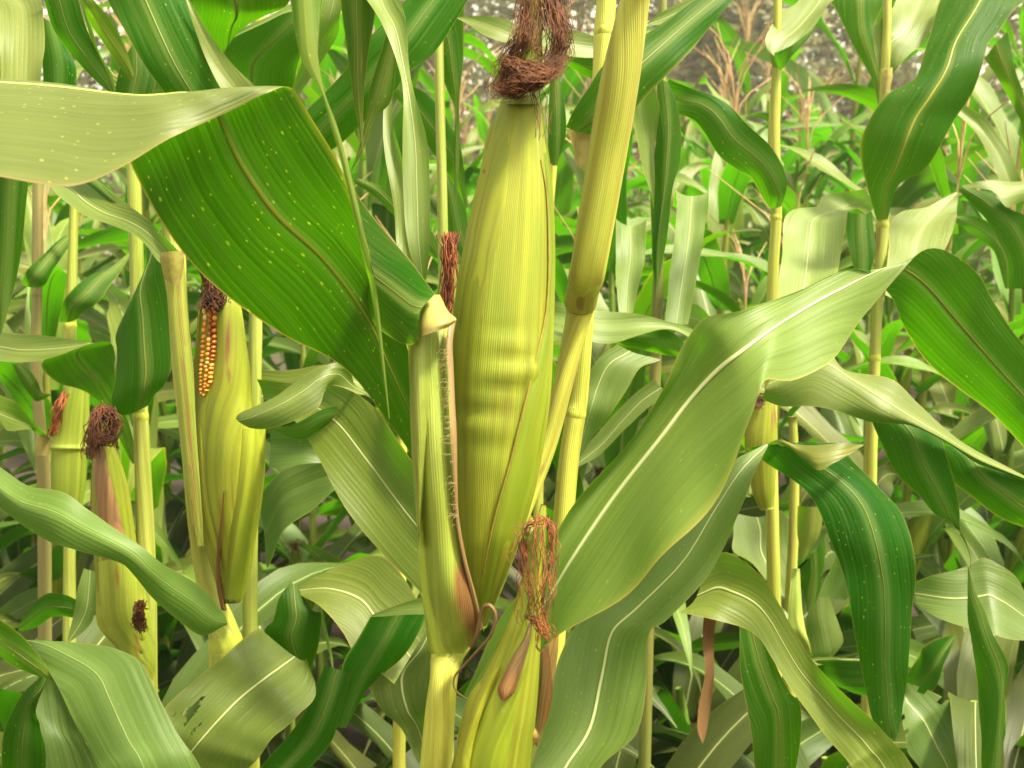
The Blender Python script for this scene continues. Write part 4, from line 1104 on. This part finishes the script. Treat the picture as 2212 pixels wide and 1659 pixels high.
patch(rlow, 'T22', "725,380 708,560 702,700 730,780 790,860 830,930", "775,380 785,560 795,680 815,790 838,860 850,920", [1.05, 1.04, 1.035, 1.03, 1.03, 1.035], 'sheath', M_SHEATH, .25, 30, 10, tint=(.95, 1.0, 1.1))
traced_leaf(rlow, 'T22', "780,380 785,460 800,540 826,660", "935,170 942,300 900,540 830,665", 1.12, 'u', lean=-.1, rib=.015, tint=(.95, 1.0, .9))
traced_leaf(rlow, 'T22', "1010,300 960,400 920,480 890,560 880,580", "1180,300 1130,500 1090,560 1060,570 1050,580", 1.15, 't', lean=.3, rib=0, tint=(.9, 1, 1.3))
traced_leaf(rlow, 'T22', "860,560 820,700 830,820 860,940 940,960", "965,560 1000,650 1035,760 1045,850 980,950", 1.13, 't', lean=.4, rib=0, bow=-.1, tint=(.95, 1, 1.2))
traced_leaf(rlow, 'T22', "790,970 900,950 1040,952 1230,960", "830,1010 920,1000 1050,970 1230,970", 1.08, 't', lean=.7, rib=0)
traced_leaf(rlow, 'T22', "800,990 900,985 1040,970 1240,965", "860,1010 1000,1135 1120,1180 1260,1190", [1.09, 1.085, 1.08, 1.09], 'u', lean=-.7, rib=0, tint=(.6, .7, .7))  # dark tint paints the shadow under the pale strip
traced_leaf(rlow, 'T22', "1380,1060 1460,1120 1600,1160 1750,1230 1830,1350 1890,1550 1930,1720", "1420,1180 1432,1280 1430,1370 1450,1470 1480,1560 1540,1650 1600,1750", [1.12, 1.1, 1.09, 1.08, 1.08, 1.08, 1.09], 't', lean=.7, bow=.14, rib=.022, nv=50, tint=(.72, .8, 1.0),  # tint darkened in place of shade from the leaves above
            holes=lambda u, v: any(((u - hu) / ru) ** 2 + ((v - hv) / rv) ** 2 < 1 for hu, hv, ru, rv in ((.06, .30, .05, .035), (.93, .30, .05, .035), (.93, .45, .04, .03), (.07, .45, .04, .03))))
traced_leaf(rlow, 'T22', "1440,1080 1520,980 1560,900 1640,830 1770,800", "1540,1170 1620,1165 1680,1090 1712,980 1760,830", [1.35, 1.34, 1.33, 1.33, 1.34], 'u', lean=-.3, rib=.015, tint=(.85, .9, .8))
strip = traced_leaf(rlow, 'T22', "180,560 160,700 150,850 168,1050 128,1250 118,1400 150,1500", "300,560 240,700 225,850 226,1050 205,1250 182,1400 154,1505", [1.14, 1.17, 1.2, 1.2, 1.2, 1.2, 1.2], 't', lean=0, rib=0, mat=M_DRY, tint=(1.1, .9, .7), label='withered orange brown leaf hanging straight down')

# ---- leaves right of the stalks in the middle
mid = thing('corn_plant', 'maize plant behind the leaning stalk with long pale blades hanging to the right', 'corn plant', Vector((.17, 1.0, 0)), GR_FRONT)
traced_stalk(mid, 'D', "1435,-300,9 1432,0,9 1428,200,10 1424,500,11 1416,800,12 1408,1000,13 1400,1300,14", 1.14, M_DRYSTALK, nodes=((1424, 510, 1.138, 12),), n=60, tint=(.9, 1.1, .7))
traced_leaf(mid, 'D', "1180,640 1188,650 1240,660 1310,668 1380,680 1440,695 1490,708 1540,740", "1180,720 1188,716 1250,728 1320,737 1390,722 1440,712 1480,724 1530,760", [.90, .89, .88, .88, .88, .885, .89, .90], 't', lean=.7, bow=.08, rib=0, nv=50)
traced_leaf(mid, 'T11', "1700,548 1900,600 2100,650 2240,660 2300,690", "1980,515 2090,485 2170,520 2230,600 2300,680", [.90, .895, .89, .89, .9], 'u', lean=-.5, rib=0)
traced_leaf(mid, 'T11', "1780,590 1650,680 1580,820 1560,960 1540,1120 1525,1290", "2065,655 1930,720 1835,880 1745,1010 1645,1140 1545,1295", [1.0, .99, .985, .98, .985, .99], 't', lean=.5, bow=.08, rib=.02, um=.3, nv=40, tint=(.95, 1, 1.15))
traced_leaf(mid, 'D', "1363,180 1363,249 1380,320 1404,404 1411,450", "1420,170 1414,199 1423,243 1418,337 1412,450", .92, 't', lean=.2, bow=.2, rib=.0, tint=(1.15, 1.1, 1.25))
traced_leaf(mid, 'D', "1420,170 1417,300 1405,404 1410,560 1416,640", "1445,180 1468,253 1471,337 1451,438 1418,640", .93, 'u', lean=-.1, bow=.2, rib=.02)
traced_leaf(mid, 'D', "1338,520 1334,487 1330,478 1330,490 1331,550 1330,600 1337,675", "1396,525 1396,492 1396,480 1395,490 1394,550 1384,600 1367,675", [1.24, 1.19, 1.15, 1.135, 1.11, 1.08, 1.05], 'u', lean=.1, bow=.15, rib=.014, tint=(1, 1, 1.15))
traced_leaf(mid, 'T20', "-40,1330 -30,1250 -18,1226 -16,1250 -14,1310 -25,1500 -60,1750 -90,2060", "190,1340 190,1255 188,1224 184,1250 178,1310 160,1500 120,1750 60,2070", [1.38, 1.32, 1.28, 1.26, 1.24, 1.19, 1.14, 1.09], 'u', lean=.1, bow=.16, rib=.022, tint=(.95, 1.0, 1.2))
traced_leaf(mid, 'D', "1412,820 1370,850 1330,890 1290,940 1240,1000", "1445,850 1400,880 1350,930 1300,980 1245,1010", 1.08, 't', lean=.6, bow=.15, rib=.04, tint=(1.0, 1, 1.2))
traced_leaf(mid, 'D', "985,37 1035,37 1090,42 1140,58 1215,62 1290,85 1340,110", "985,38 1020,57 1055,78 1107,97 1215,120 1290,122 1340,130", [1.0, .99, .98, .98, .98, .99, 1.0], 't', lean=.6, bow=.12, rib=.0, nv=40, tint=(1.1, 1.05, 1.2))
traced_leaf(mid, 'D', "1200,115 1250,112 1290,125 1340,150", "1205,128 1250,155 1290,176 1340,200", [1.02, 1.01, 1.01, 1.02], 'u', lean=-.4, rib=.02)
traced_leaf(mid, 'D', "1398,50 1440,20 1500,-10 1540,-40", "1398,56 1450,48 1520,10 1570,-30", .9, 't', lean=.2, rib=.05)
traced_leaf(mid, 'D', "1188,142 1185,253 1184,337 1194,358", "1203,142 1219,219 1223,287 1204,358", .95, 'u', lean=-.1, rib=.02, bow=.15)

mid2 = thing('corn_plant', 'maize plant left of the big ear with bright green blades in front of the trees', 'corn plant', Vector((-.05, 1.12, 0)), GR_FRONT)
traced_stalk(mid2, 'D', "1192,100,6 1198,250,6 1196,360,7 1186,480,8 1175,700,9 1165,1000,10 1160,1300,11", 1.12, n=50)
traced_leaf(mid2, 'D', "845,195 895,270 935,330 976,388 1006,450", "868,180 922,202 969,263 996,320 1012,448", [1.08, 1.07, 1.07, 1.08, 1.09], 'u', lean=-.3, rib=.018)
traced_leaf(mid2, 'D', "900,70 935,111 962,185 983,250 980,350 983,442", "1005,0 1003,50 999,135 994,215 992,330 986,442", [1.06, 1.06, 1.06, 1.06, 1.06, 1.06], 'u', lean=-.2, rib=.018)
traced_leaf(mid2, 'T10', "80,1160 200,1240 330,1360 480,1500 600,1659", "150,1150 290,1210 400,1310 560,1440 680,1650", [1.15, 1.14, 1.14, 1.15, 1.16], 'u', lean=-.3, rib=.018)
traced_leaf(mid2, 'T10', "630,1010 640,1250 700,1500 790,1659", "700,1100 800,1300 830,1500 840,1659", [1.2, 1.2, 1.2, 1.2], 'u', lean=-.1, rib=.018, tint=TINT_DARK)

# ---- bottom left and bottom middle: leaves of the plant that stands nearest on the left
near = thing('corn_plant', 'nearest maize plant at the bottom left, its broad leaf arching down in front', 'corn plant', Vector((-.36, .62, 0)), GR_FRONT)
traced_stalk(near, 'D', "-260,900,16 -255,1100,20 -250,1250,22 -245,1450,24 -240,1650,25", .62, n=40)
traced_leaf(near, 'T02', "150,838 240,838 430,850 700,888 890,968 960,1080 1040,1260 1120,1420 1220,1560 1300,1690", "150,842 200,870 255,945 350,1095 410,1200 470,1340 540,1480 600,1610 640,1690 680,1780",
            [.60, .59, .58, .575, .57, .565, .56, .555, .55, .55], 't', lean=[.7, .5, .2, .1], bow=-.10, rib=.008, ribcol=(.5, .65, .35), nv=60, nu=13, ripple=.002, tint=(.66, .80, .78))  # dark tint puts the shade of the lower leaves into the colour
traced_leaf(near, 'T02', "-100,600 0,680 120,780 230,920 330,1062 365,1110", "-100,880 0,930 100,992 230,1055 320,1095 360,1112", [.58, .575, .57, .57, .575, .58], 'u', lean=-.4, rib=.02, tint=(1.2, 1.1, 1))
def bite(u, v):
    w = .004 * math.sin(v * 160) + .003 * math.sin(v * 377 + 1)
    for hu, hv, ru, rv in ((.24, .55, .034, .05), (.215, .51, .016, .055), (.27, .60, .014, .06), (.185, .57, .012, .03), (.38, .66, .010, .05), (.395, .60, .006, .025), (.12, .62, .012, .02)):
        for h in (hu, 1 - hu):
            if ((u + w - h) / ru) ** 2 + ((v - hv) / rv) ** 2 < 1 and (h < .5) == BITE_LOW:
                return True
    return False
BITE_LOW = True
traced_leaf(near, 'T02', "1660,765 1580,830 1450,930 1300,1030 1160,1170 1060,1290 1050,1420 1060,1560 1080,1720", "1960,960 2030,1165 1930,1290 1820,1420 1740,1490 1680,1560 1620,1630 1560,1700 1500,1780",
            [.84, .82, .80, .79, .78, .775, .77, .77, .77], 't', M="1890,945 1800,1010 1690,1090 1540,1210 1420,1330 1330,1430 1270,1500 1200,1590 1140,1700", bow=0, mdep=-.004, lean=[.5, .6, .7, .7], rib=.016, nv=150, nu=61, holes=bite, tint=(.74, .76, .52))  # olive tint, darkened as painted shade near the bottom
lowl = thing('corn_plant', 'shaded maize plant at the foot of the big ear with dull dark hanging leaves', 'corn plant', Vector((-.10, .95, 0)), GR_FRONT)
traced_stalk(lowl, 'D', "870,900,10 868,1000,11 866,1200,12 864,1400,13 862,1650,14", 1.0, n=40)
traced_leaf(lowl, 'D', "560,820 690,832 770,850 830,905 885,985 930,1070", "560,900 630,905 672,965 745,1090 822,1195 915,1285", [.86, .80, .775, .755, .735, .72], 't', lean=[.3, .2, .1], bow=.12, rib=.02, nv=50, nu=11, tint=(.85, .88, .5))
traced_leaf(lowl, 'T02', "1860,470 1790,570 1755,720 1700,790 1850,1000 1925,1100", "1900,490 1990,620 2055,670 2045,850 2005,1000 1960,1105", [.92, .91, .905, .905, .91, .915], 'u', lean=-.2, rib=.016, bow=.08, tint=(.7, .8, .8))
traced_leaf(lowl, 'D', "580,925 650,920 690,930 750,960", "575,1010 620,1012 668,1004 740,1010", [.95, .94, .94, .95], 't', lean=.1, rib=.0, tint=(.6, .72, .7))
traced_leaf(lowl, 'D', "560,1080 600,1020 650,1002 725,1005 740,1040", "570,1230 610,1150 680,1100 720,1060 738,1042", [.93, .92, .92, .92, .93], 't', lean=.2, rib=.0, bow=.05, tint=(.6, .75, .7))
traced_leaf(lowl, 'D', "640,1272 720,1222 800,1202 850,1225 900,1290 930,1350", "635,1278 690,1310 740,1365 770,1420 800,1440 850,1480", [.92, .91, .90, .89, .885, .88], 't', lean=.7, bow=.12, rib=.022, nv=40, um=.5, tint=(1.0, .92, .8))
traced_leaf(lowl, 'T12', "-300,830 -280,700 -250,560 100,520 200,680 300,640 520,565" if False else "200,680 300,640 420,600 560,560", "200,690 300,685 420,668 560,668", [.86, .85, .845, .84], 't', lean=.7, rib=0)
traced_leaf(lowl, 'T12', "195,690 100,850 20,1000 0,1240 -20,1400", "560,672 505,800 400,950 190,1150 40,1400", [.865, .86, .86, .865, .87], 'u', lean=-.2, rib=.016, bow=.05, nv=40, tint=(.72, .85, .8))
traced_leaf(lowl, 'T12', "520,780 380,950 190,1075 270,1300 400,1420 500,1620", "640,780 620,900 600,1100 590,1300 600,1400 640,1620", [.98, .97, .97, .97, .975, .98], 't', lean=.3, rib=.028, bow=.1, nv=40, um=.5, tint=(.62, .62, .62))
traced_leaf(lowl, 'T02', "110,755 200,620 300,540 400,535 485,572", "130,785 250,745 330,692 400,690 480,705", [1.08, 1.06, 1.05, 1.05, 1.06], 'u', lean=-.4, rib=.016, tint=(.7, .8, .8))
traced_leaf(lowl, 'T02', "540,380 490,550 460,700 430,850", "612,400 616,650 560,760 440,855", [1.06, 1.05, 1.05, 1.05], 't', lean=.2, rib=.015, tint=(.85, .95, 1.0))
traced_leaf(lowl, 'T02', "10,1700 40,1400 130,1200 250,1080 300,1060", "310,1700 290,1560 240,1400 225,1280 310,1080", [.70, .69, .685, .68, .68], 'u', lean=-.2, rib=.014, tint=(.6, .72, .7))  # shading in the corner put into this dark tint
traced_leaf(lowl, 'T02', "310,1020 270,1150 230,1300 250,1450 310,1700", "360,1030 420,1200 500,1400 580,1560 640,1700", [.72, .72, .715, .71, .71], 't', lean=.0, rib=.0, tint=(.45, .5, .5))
traced_leaf(lowl, 'T02', "2080,1000 1980,1250 1850,1450 1700,1620 1620,1720", "2250,1050 2170,1350 2120,1500 2000,1640 1900,1720", [.86, .85, .85, .85, .85], 'u', lean=-.2, rib=.016, tint=(.75, .88, .85))
traced_leaf(lowl, 'D', "540,808 620,800 680,785 740,788 780,800", "545,890 600,905 680,880 740,850 790,850", [1.0, .99, .98, .98, .99], 't', lean=.7, rib=.02, bow=.1, tint=(1.1, 1.0, .95))
# ------------------------------------------------------------------ ground and field
def ground():
    m, nt = new_mat('soil')
    b = NB(nt)
    tc = nt.nodes.new('ShaderNodeTexCoord')
    n1 = b.noise(tc.outputs['Object'], 9.0, 6.0, .65)
    n2 = b.noise(tc.outputs['Object'], 60.0, 4.0, .6)
    base = b.mix(n1, (.016, .009, .007), (.045, .024, .017))
    base = b.mix(b.math('MULTIPLY', b.ramp(n2, .5, .8), .4), base, (.07, .045, .03))
    bp = b.node('ShaderNodeBump', {'Strength': .9, 'Distance': .02, 'Height': b.math('ADD', n1, b.math('MULTIPLY', n2, .4))})
    pr = b.node('ShaderNodeBsdfPrincipled', {'Base Color': base, 'Roughness': .95, 'Normal': bp.outputs[0]})
    b.node('ShaderNodeOutputMaterial', {0: pr.outputs[0]})
    vs, fs = [], []
    xs = [-80, -30, -12] + [-6 + .3 * i for i in range(41)] + [12, 30, 80]
    ys = [-30, -8, -3] + [-1 + .3 * i for i in range(37)] + [14, 20, 30, 60, 120]
    for y in ys:
        for x in xs:
            z = .03 * mnoise.noise(Vector((x * 1.3, y * 1.3, 3))) + .015 * mnoise.noise(Vector((x * 4, y * 4, 8))) if abs(x) < 7 and -2 < y < 12 else 0
            vs.append(Vector((x, y, z)))
    o = mesh_object('ground', vs, grid_faces(len(ys), len(xs)), m)
    o['kind'] = 'structure'
    o['label'] = 'dark reddish brown soil between the maize plants'
ground()

def leaf_grid(L, W, e0, droop, twist, side, nv, nu, rng, rip=.006):
    """blade leaving the stalk along +X; e0 start elevation, droop total bend (rad)"""
    G = []
    p = Vector((0, 0, 0))
    ang = e0
    ph, ph2 = rng.uniform(0, 6), rng.uniform(0, 6)
    st = L / (nv - 1)
    yaw = 0
    for i in range(nv):
        t = i / (nv - 1)
        ta = Vector((math.cos(ang) * math.cos(yaw), math.cos(ang) * math.sin(yaw), math.sin(ang)))
        if i:
            p = p + ta * st
        ang = e0 - droop * (t ** 1.5)
        ang = max(ang, -1.5)
        yaw = side * t * t
        w = W * min(1, .55 + 2.2 * t) * (1 - max(0, (t - .35) / .65) ** 1.7)
        w = max(w, .0015)
        ac = Vector((0, 0, 1)).cross(ta)
        ac = ac.normalized() if ac.length > 1e-3 else Vector((0, 1, 0))
        tw = twist * t * t
        n = ta.cross(ac)
        ac2 = ac * math.cos(tw) + n * math.sin(tw)
        n2 = ta.cross(ac2)
        row = []
        for j in range(nu):
            e = 2 * j / (nu - 1) - 1
            v = p + ac2 * (e * w / 2) + n2 * (abs(e) ** 1.4 * w * .22 * (1 - .6 * t)) + n2 * (rip * e * e * math.sin(t * L * 34 + (ph if e < 0 else ph2)) * min(1, w / .05))
            row.append(v)
        G.append(row)
    return G

def leaf_mesh(parent, G, tint):
    """as leaf_from_grid but the upper side is row x column"""
    return leaf_from_grid(parent, [list(reversed(r)) for r in G] if False else G, .5, None, 0.03, .0008, tint)

def field_plant(label, seed, H, nleaf, nv, nu, tassel=True, ear=True, rib=True, loc=(0, 0, 0), group=None, az0=0.0, W=.08, L0=.72, low=.15, topless=1.0, shade_tone=1.0):
    rng = random.Random(seed)
    t = thing('corn_plant', label, 'corn plant', loc, group)
    base = Vector(loc)
    path = []
    bx, by = rng.uniform(-.05, .05), rng.uniform(-.05, .05)
    def axis(z):
        s = z / H
        return base + Vector((bx * s * s, by * s * s, z))
    for i in range(16):
        z = -.03 + (H + .03) * i / 15
        path.append((axis(z), .0125 * (1 - .62 * max(0, z) / H) + .001))
    tube(t, 'stalk', path, M_SHEATH, 8, (rng.uniform(.7, 1.05), rng.uniform(.8, 1.05), rng.uniform(.7, 1.1)))
    az = az0
    for k in range(nleaf):
        h = H * (low + (topless - low) * (k + .3) / nleaf)
        s = 1 - .35 * abs(k / nleaf - .5) * 2
        if k > nleaf * .8:
            s *= .8
        G = leaf_grid(L0 * s * rng.uniform(.85, 1.15), W * s ** .5 * rng.uniform(.85, 1.15), rng.uniform(.85, 1.35), rng.uniform(1.1, 2.7), rng.uniform(-2.2, 2.2), rng.uniform(-.4, .4), nv, nu, rng)
        M = Matrix.Translation(axis(h)) @ Matrix.Rotation(az + rng.uniform(-.45, .45), 4, 'Z')
        G = [[M @ v for v in row] for row in G]
        tn = (shade_tone * rng.uniform(.8, 1.15), shade_tone * rng.uniform(.87, 1.12), shade_tone * rng.uniform(.7, 1.15))
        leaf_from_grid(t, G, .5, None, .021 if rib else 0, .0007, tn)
        # sheath below the blade
        az += math.pi
    if ear:
        z = H * rng.uniform(.46, .54)
        a = az0 + rng.choice((0, math.pi)) + .4
        dv = Vector((math.cos(a), math.sin(a), 0))
        p0 = axis(z)
        pr = [(0, .010), (.04, .018), (.10, .025), (.16, .024), (.22, .016), (.26, .007)]
        tube(t, 'ear', [(p0 + dv * (.012 + .16 * q) + Vector((0, 0, q * .95)), r) for q, r in pr], M_HUSK, 10, (.95, 1.05, .9))
        S = []
        tip = p0 + dv * (.012 + .16 * .26) + Vector((0, 0, .25))
        for k in range(16):
            c = [tip, tip + Vector((rng.gauss(0, .012), rng.gauss(0, .012), .025)), tip + Vector((rng.gauss(0, .025), rng.gauss(0, .025), -.01)), tip + Vector((rng.gauss(0, .025), rng.gauss(0, .025), -.05))]
            S.append(wander(c, 6, .004))
        strands(t, 'silk', S, M_SILK, .0012)
    if tassel:
        S = []
        top = axis(H)
        S.append([top - Vector((0, 0, .1)), top + Vector((0, 0, .12)), top + Vector((rng.gauss(0, .03), rng.gauss(0, .03), .30))])
        for k in range(rng.randint(7, 11)):
            a = rng.uniform(0, 6.28)
            h = rng.uniform(0, .14)
            l = rng.uniform(.18, .32)
            o = Vector((math.cos(a), math.sin(a), 0))
            sp = rng.uniform(.2, .65)
            c = [top + Vector((0, 0, h)), top + Vector((0, 0, h)) + (o * sp * .45 + Vector((0, 0, 1))) * (l * .4), top + Vector((0, 0, h)) + (o * sp + Vector((0, 0, .85))) * (l * .8), top + Vector((0, 0, h)) + (o * sp * 1.08 + Vector((0, 0, .8))) * l]
            S.append([Vector(cr([tuple(q) for q in c], i / 7)) for i in range(8)])
        strands(t, 'tassel', S, M_TASSEL, .0021, 5, kind=None, taper=.5)
    return t

def copy_plant(src, loc, rz, sc, label, group):
    r = src.copy()
    COL.objects.link(r)
    r.location = loc
    r.rotation_euler = (random.uniform(-.06, .06), random.uniform(-.06, .06), rz)
    r.scale = (sc, sc, sc)
    r['label'] = label
    if group:
        r['group'] = group
    for ch in list(src.children):
        c = ch.copy()
        COL.objects.link(c)
        c.parent = r
        for g in ch.children:
            e = g.copy()
            COL.objects.link(e)
            e.parent = c
    return r

GR_MID = 'maize plants in the middle rows'
GR_FAR = 'maize plants in the far rows before the trees'
LAB_MID = 'maize plant among the leafy middle rows behind the front ears'
LAB_FAR = 'distant thin maize plant with a tan tassel before the trees'
prot_mid = [field_plant(LAB_MID, 100 + i, random.uniform(1.42, 1.62), 14, 22, 6, tassel=(i % 2 == 0), group=GR_MID, W=.092, L0=.78, low=.06) for i in range(5)]
prot_far = [field_plant(LAB_FAR, 200 + i, random.uniform(1.6, 1.85), 13, 12, 4, tassel=True, ear=i % 2 == 0, rib=False, group=GR_FAR, W=.082, L0=.78) for i in range(6)]
rng = random.Random(11)
spots = []
y = 1.75
row = 0
while y < 9.5:
    half = .56 * y + .35
    step = .22 if y < 4 else .38
    x = -half + rng.uniform(0, step)
    while x < half:
        spots.append((x + rng.uniform(-.06, .06), y + rng.uniform(-.08, .08)))
        x += step * rng.uniform(.8, 1.25)
    y += .62 if y < 4 else .8
    row += 1
used = set()
for i, (x, y) in enumerate(spots):
    far = y > 3.6
    prot = prot_far if far else prot_mid
    k = rng.randrange(len(prot))
    sc = rng.uniform(.84, 1.08) * (1.0 if far else .92)
    if y < 2.4:
        sc *= .86
    elif rng.random() < .3:
        sc *= 1.16
    loc = Vector((x, y, 0))
    rz = rng.uniform(0, 6.28)
    if (far, k) not in used:
        used.add((far, k))
        o = prot[k]
        o.location = loc
        o.rotation_euler = (0, 0, rz)
        o.scale = (sc, sc, sc)
    else:
        copy_plant(prot[k], loc, rz, sc, LAB_FAR if far else LAB_MID, GR_FAR if far else GR_MID)

GR_LOW = 'short maize plants under the front leaves'
LAB_LOW = 'short shaded maize plant among the low leaves near the soil'
prot_low = [field_plant(LAB_LOW, 300 + i, random.uniform(.55, .78), 9, 20, 6, tassel=False, ear=False, group=GR_LOW, W=.075, L0=.62, low=.03, shade_tone=.52) for i in range(4)]  # leaf colours darkened overall to stand in for shade under the canopy
rng = random.Random(5)
n = 0
for (y, step) in ((1.22, .19), (1.5, .2), (1.85, .24), (2.3, .3)):
    half = .54 * y + .1
    x = -half + rng.uniform(0, step)
    while x < half:
        loc = Vector((x + rng.uniform(-.05, .05), y + rng.uniform(-.06, .06), 0))
        sc = rng.uniform(.9, 1.12)
        if n < len(prot_low):
            o = prot_low[n]
            o.location = loc
            o.rotation_euler = (0, 0, rng.uniform(0, 6.28))
            o.scale = (sc, sc, sc)
        else:
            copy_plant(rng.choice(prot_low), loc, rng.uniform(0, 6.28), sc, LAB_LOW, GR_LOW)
        n += 1
        x += step * rng.uniform(.8, 1.2)

# ------------------------------------------------------------------ the trees at the end of the field
def tree_leaf_material():
    m, nt = new_mat('tree_leaves')
    b = NB(nt)
    oi = nt.nodes.new('ShaderNodeObjectInfo')
    tc = nt.nodes.new('ShaderNodeTexCoord')
    n = b.noise(tc.outputs['Object'], .9, 3.0)
    n2 = b.noise(tc.outputs['Object'], 9.0, 2.0)
    base = b.mix(b.ramp(n, .35, .65), (.13, .15, .065), (.25, .23, .12))
    base = b.mix(b.math('MULTIPLY', b.ramp(n2, .6, .75), .5), base, (.34, .22, .12))
    pr = b.node('ShaderNodeBsdfPrincipled', {'Base Color': b.mix(1.0, base, oi.outputs['Color'], 'MULTIPLY'), 'Roughness': .5})
    tl = b.node('ShaderNodeBsdfTranslucent', {'Color': (.22, .22, .09, 1)})
    mx = b.node('ShaderNodeMixShader', {0: .4, 1: pr.outputs[0], 2: tl.outputs[0]})
    b.node('ShaderNodeOutputMaterial', {0: mx.outputs[0]})
    return m
M_TREE = tree_leaf_material()
M_BARK = plain_material('bark', (.20, .14, .11), (.30, .23, .18), 12.0, .9)

def tree(loc, H, Rad, seed, label, tint, nleaf=10500):
    rng = random.Random(seed)
    t = thing('tree', label, 'tree', loc, 'trees at the end of the field')
    base = Vector(loc)
    lean = Vector((rng.uniform(-.4, .4), rng.uniform(-.4, .4), 0))
    path = [(base + lean * (q * q) + Vector((rng.gauss(0, .05), 0, H * .95 * q - .05)), .17 * (1 - .8 * q) * H / 9) for q in [i / 9 for i in range(10)]]
    tube(t, 'trunk', path, M_BARK, 9)
    tips = []
    for k in range(34):
        q = rng.uniform(.12, .95)
        p0 = base + lean * (q * q) + Vector((0, 0, H * .95 * q))
        a = rng.uniform(0, 6.28)
        l = Rad * rng.uniform(.5, 1.0) * (1.15 - .75 * abs(q - .45) * 1.3)
        dv = Vector((math.cos(a), math.sin(a), rng.uniform(-.1, .5)))
        p1 = p0 + dv * l * .5 + Vector((0, 0, rng.uniform(-.1, .3)))
        p2 = p0 + dv * l + Vector((0, 0, rng.uniform(-.3, .3)))
        tube(t, 'limb', [(p0, .045), (p1, .03), (p2, .01)], M_BARK, 5, cap=False)
        for s in (.35, .55, .75, .9, 1.0):
            c = p0.lerp(p1, s * 2) if s < .5 else p1.lerp(p2, s * 2 - 1)
            tips.append(c)
    vs, fs = [], []
    for k in range(nleaf):
        c = rng.choice(tips)
        sp = Rad * .22
        c = c + Vector((rng.gauss(0, sp), rng.gauss(0, sp), rng.gauss(0, sp * .8)))
        s = rng.uniform(.045, .095)
        a = Vector((rng.gauss(0, 1), rng.gauss(0, 1), rng.gauss(0, .6))).normalized()
        b2 = a.cross(Vector((rng.gauss(0, 1), rng.gauss(0, 1), rng.gauss(0, 1)))).normalized()
        i = len(vs)
        vs += [c - a * s, c + b2 * s * .5, c + a * s, c - b2 * s * .5]
        fs.append((i, i + 1, i + 2, i + 3))
    o = mesh_object('crown', vs, fs, M_TREE, t, tint=tint, smooth=False)
    return t

TL = ['dark broad tree behind the field, nearest to the leaning stalk', 'dark tree seen through the gap at the top right', 'tree behind the field right of the big ear silk', 'tree with a bare brown trunk behind the field left of the silk',
      'tree at the far right edge behind the tassels', 'tree behind the tall stalks at the right', 'tree behind the hanging dark leaves at the top', 'tree behind the upper left leaves', 'tree glimpsed at the upper left corner between leaves',
      'tall tree between the two right stalks', 'low bushy tree behind the tan tassels']
TL += ['tree in the second row of trees, behind the first ones'] * 8
tx = [.9, 4.6, 1.9, -1.2, 7.6, 3.2, -2.6, -4.6, -6.8, 6.0, 2.6, -5.6, -3.4, -.2, 1.4, 3.9, 5.3, 7.0, 9.0]
for i, x in enumerate(tx):
    tree((x + random.uniform(-.3, .3), 15.5 + random.uniform(-1.2, 2.2) + (4.5 if i > 10 else 0), 0), random.uniform(6.0, 8.0) if i != 10 else 4.5, random.uniform(1.7, 2.2), 50 + i, TL[i], (random.uniform(.8, 1.25), random.uniform(.85, 1.15), random.uniform(.8, 1.1)), 9500 if i < 11 else 2600)

# ------------------------------------------------------------------ thin haze over the field
hm, hnt = new_mat('haze')
hb = NB(hnt)
hv = hb.node('ShaderNodeVolumePrincipled', {'Color': (.92, .90, .84, 1), 'Density': HAZE, 'Anisotropy': .2})
hnt.links.new(hv.outputs[0], hb.node('ShaderNodeOutputMaterial').inputs['Volume'])
bmh = bmesh.new()
bmesh.ops.create_cube(bmh, size=1.0)
hme = bpy.data.meshes.new('haze')
bmh.to_mesh(hme)
bmh.free()
hme.materials.append(hm)
ho = bpy.data.objects.new('haze', hme)
ho.scale = (300, 300, 12)
ho.location = (0, 40, 5)
ho['kind'] = 'stuff'
ho['label'] = 'thin pale haze over the field'
COL.objects.link(ho)
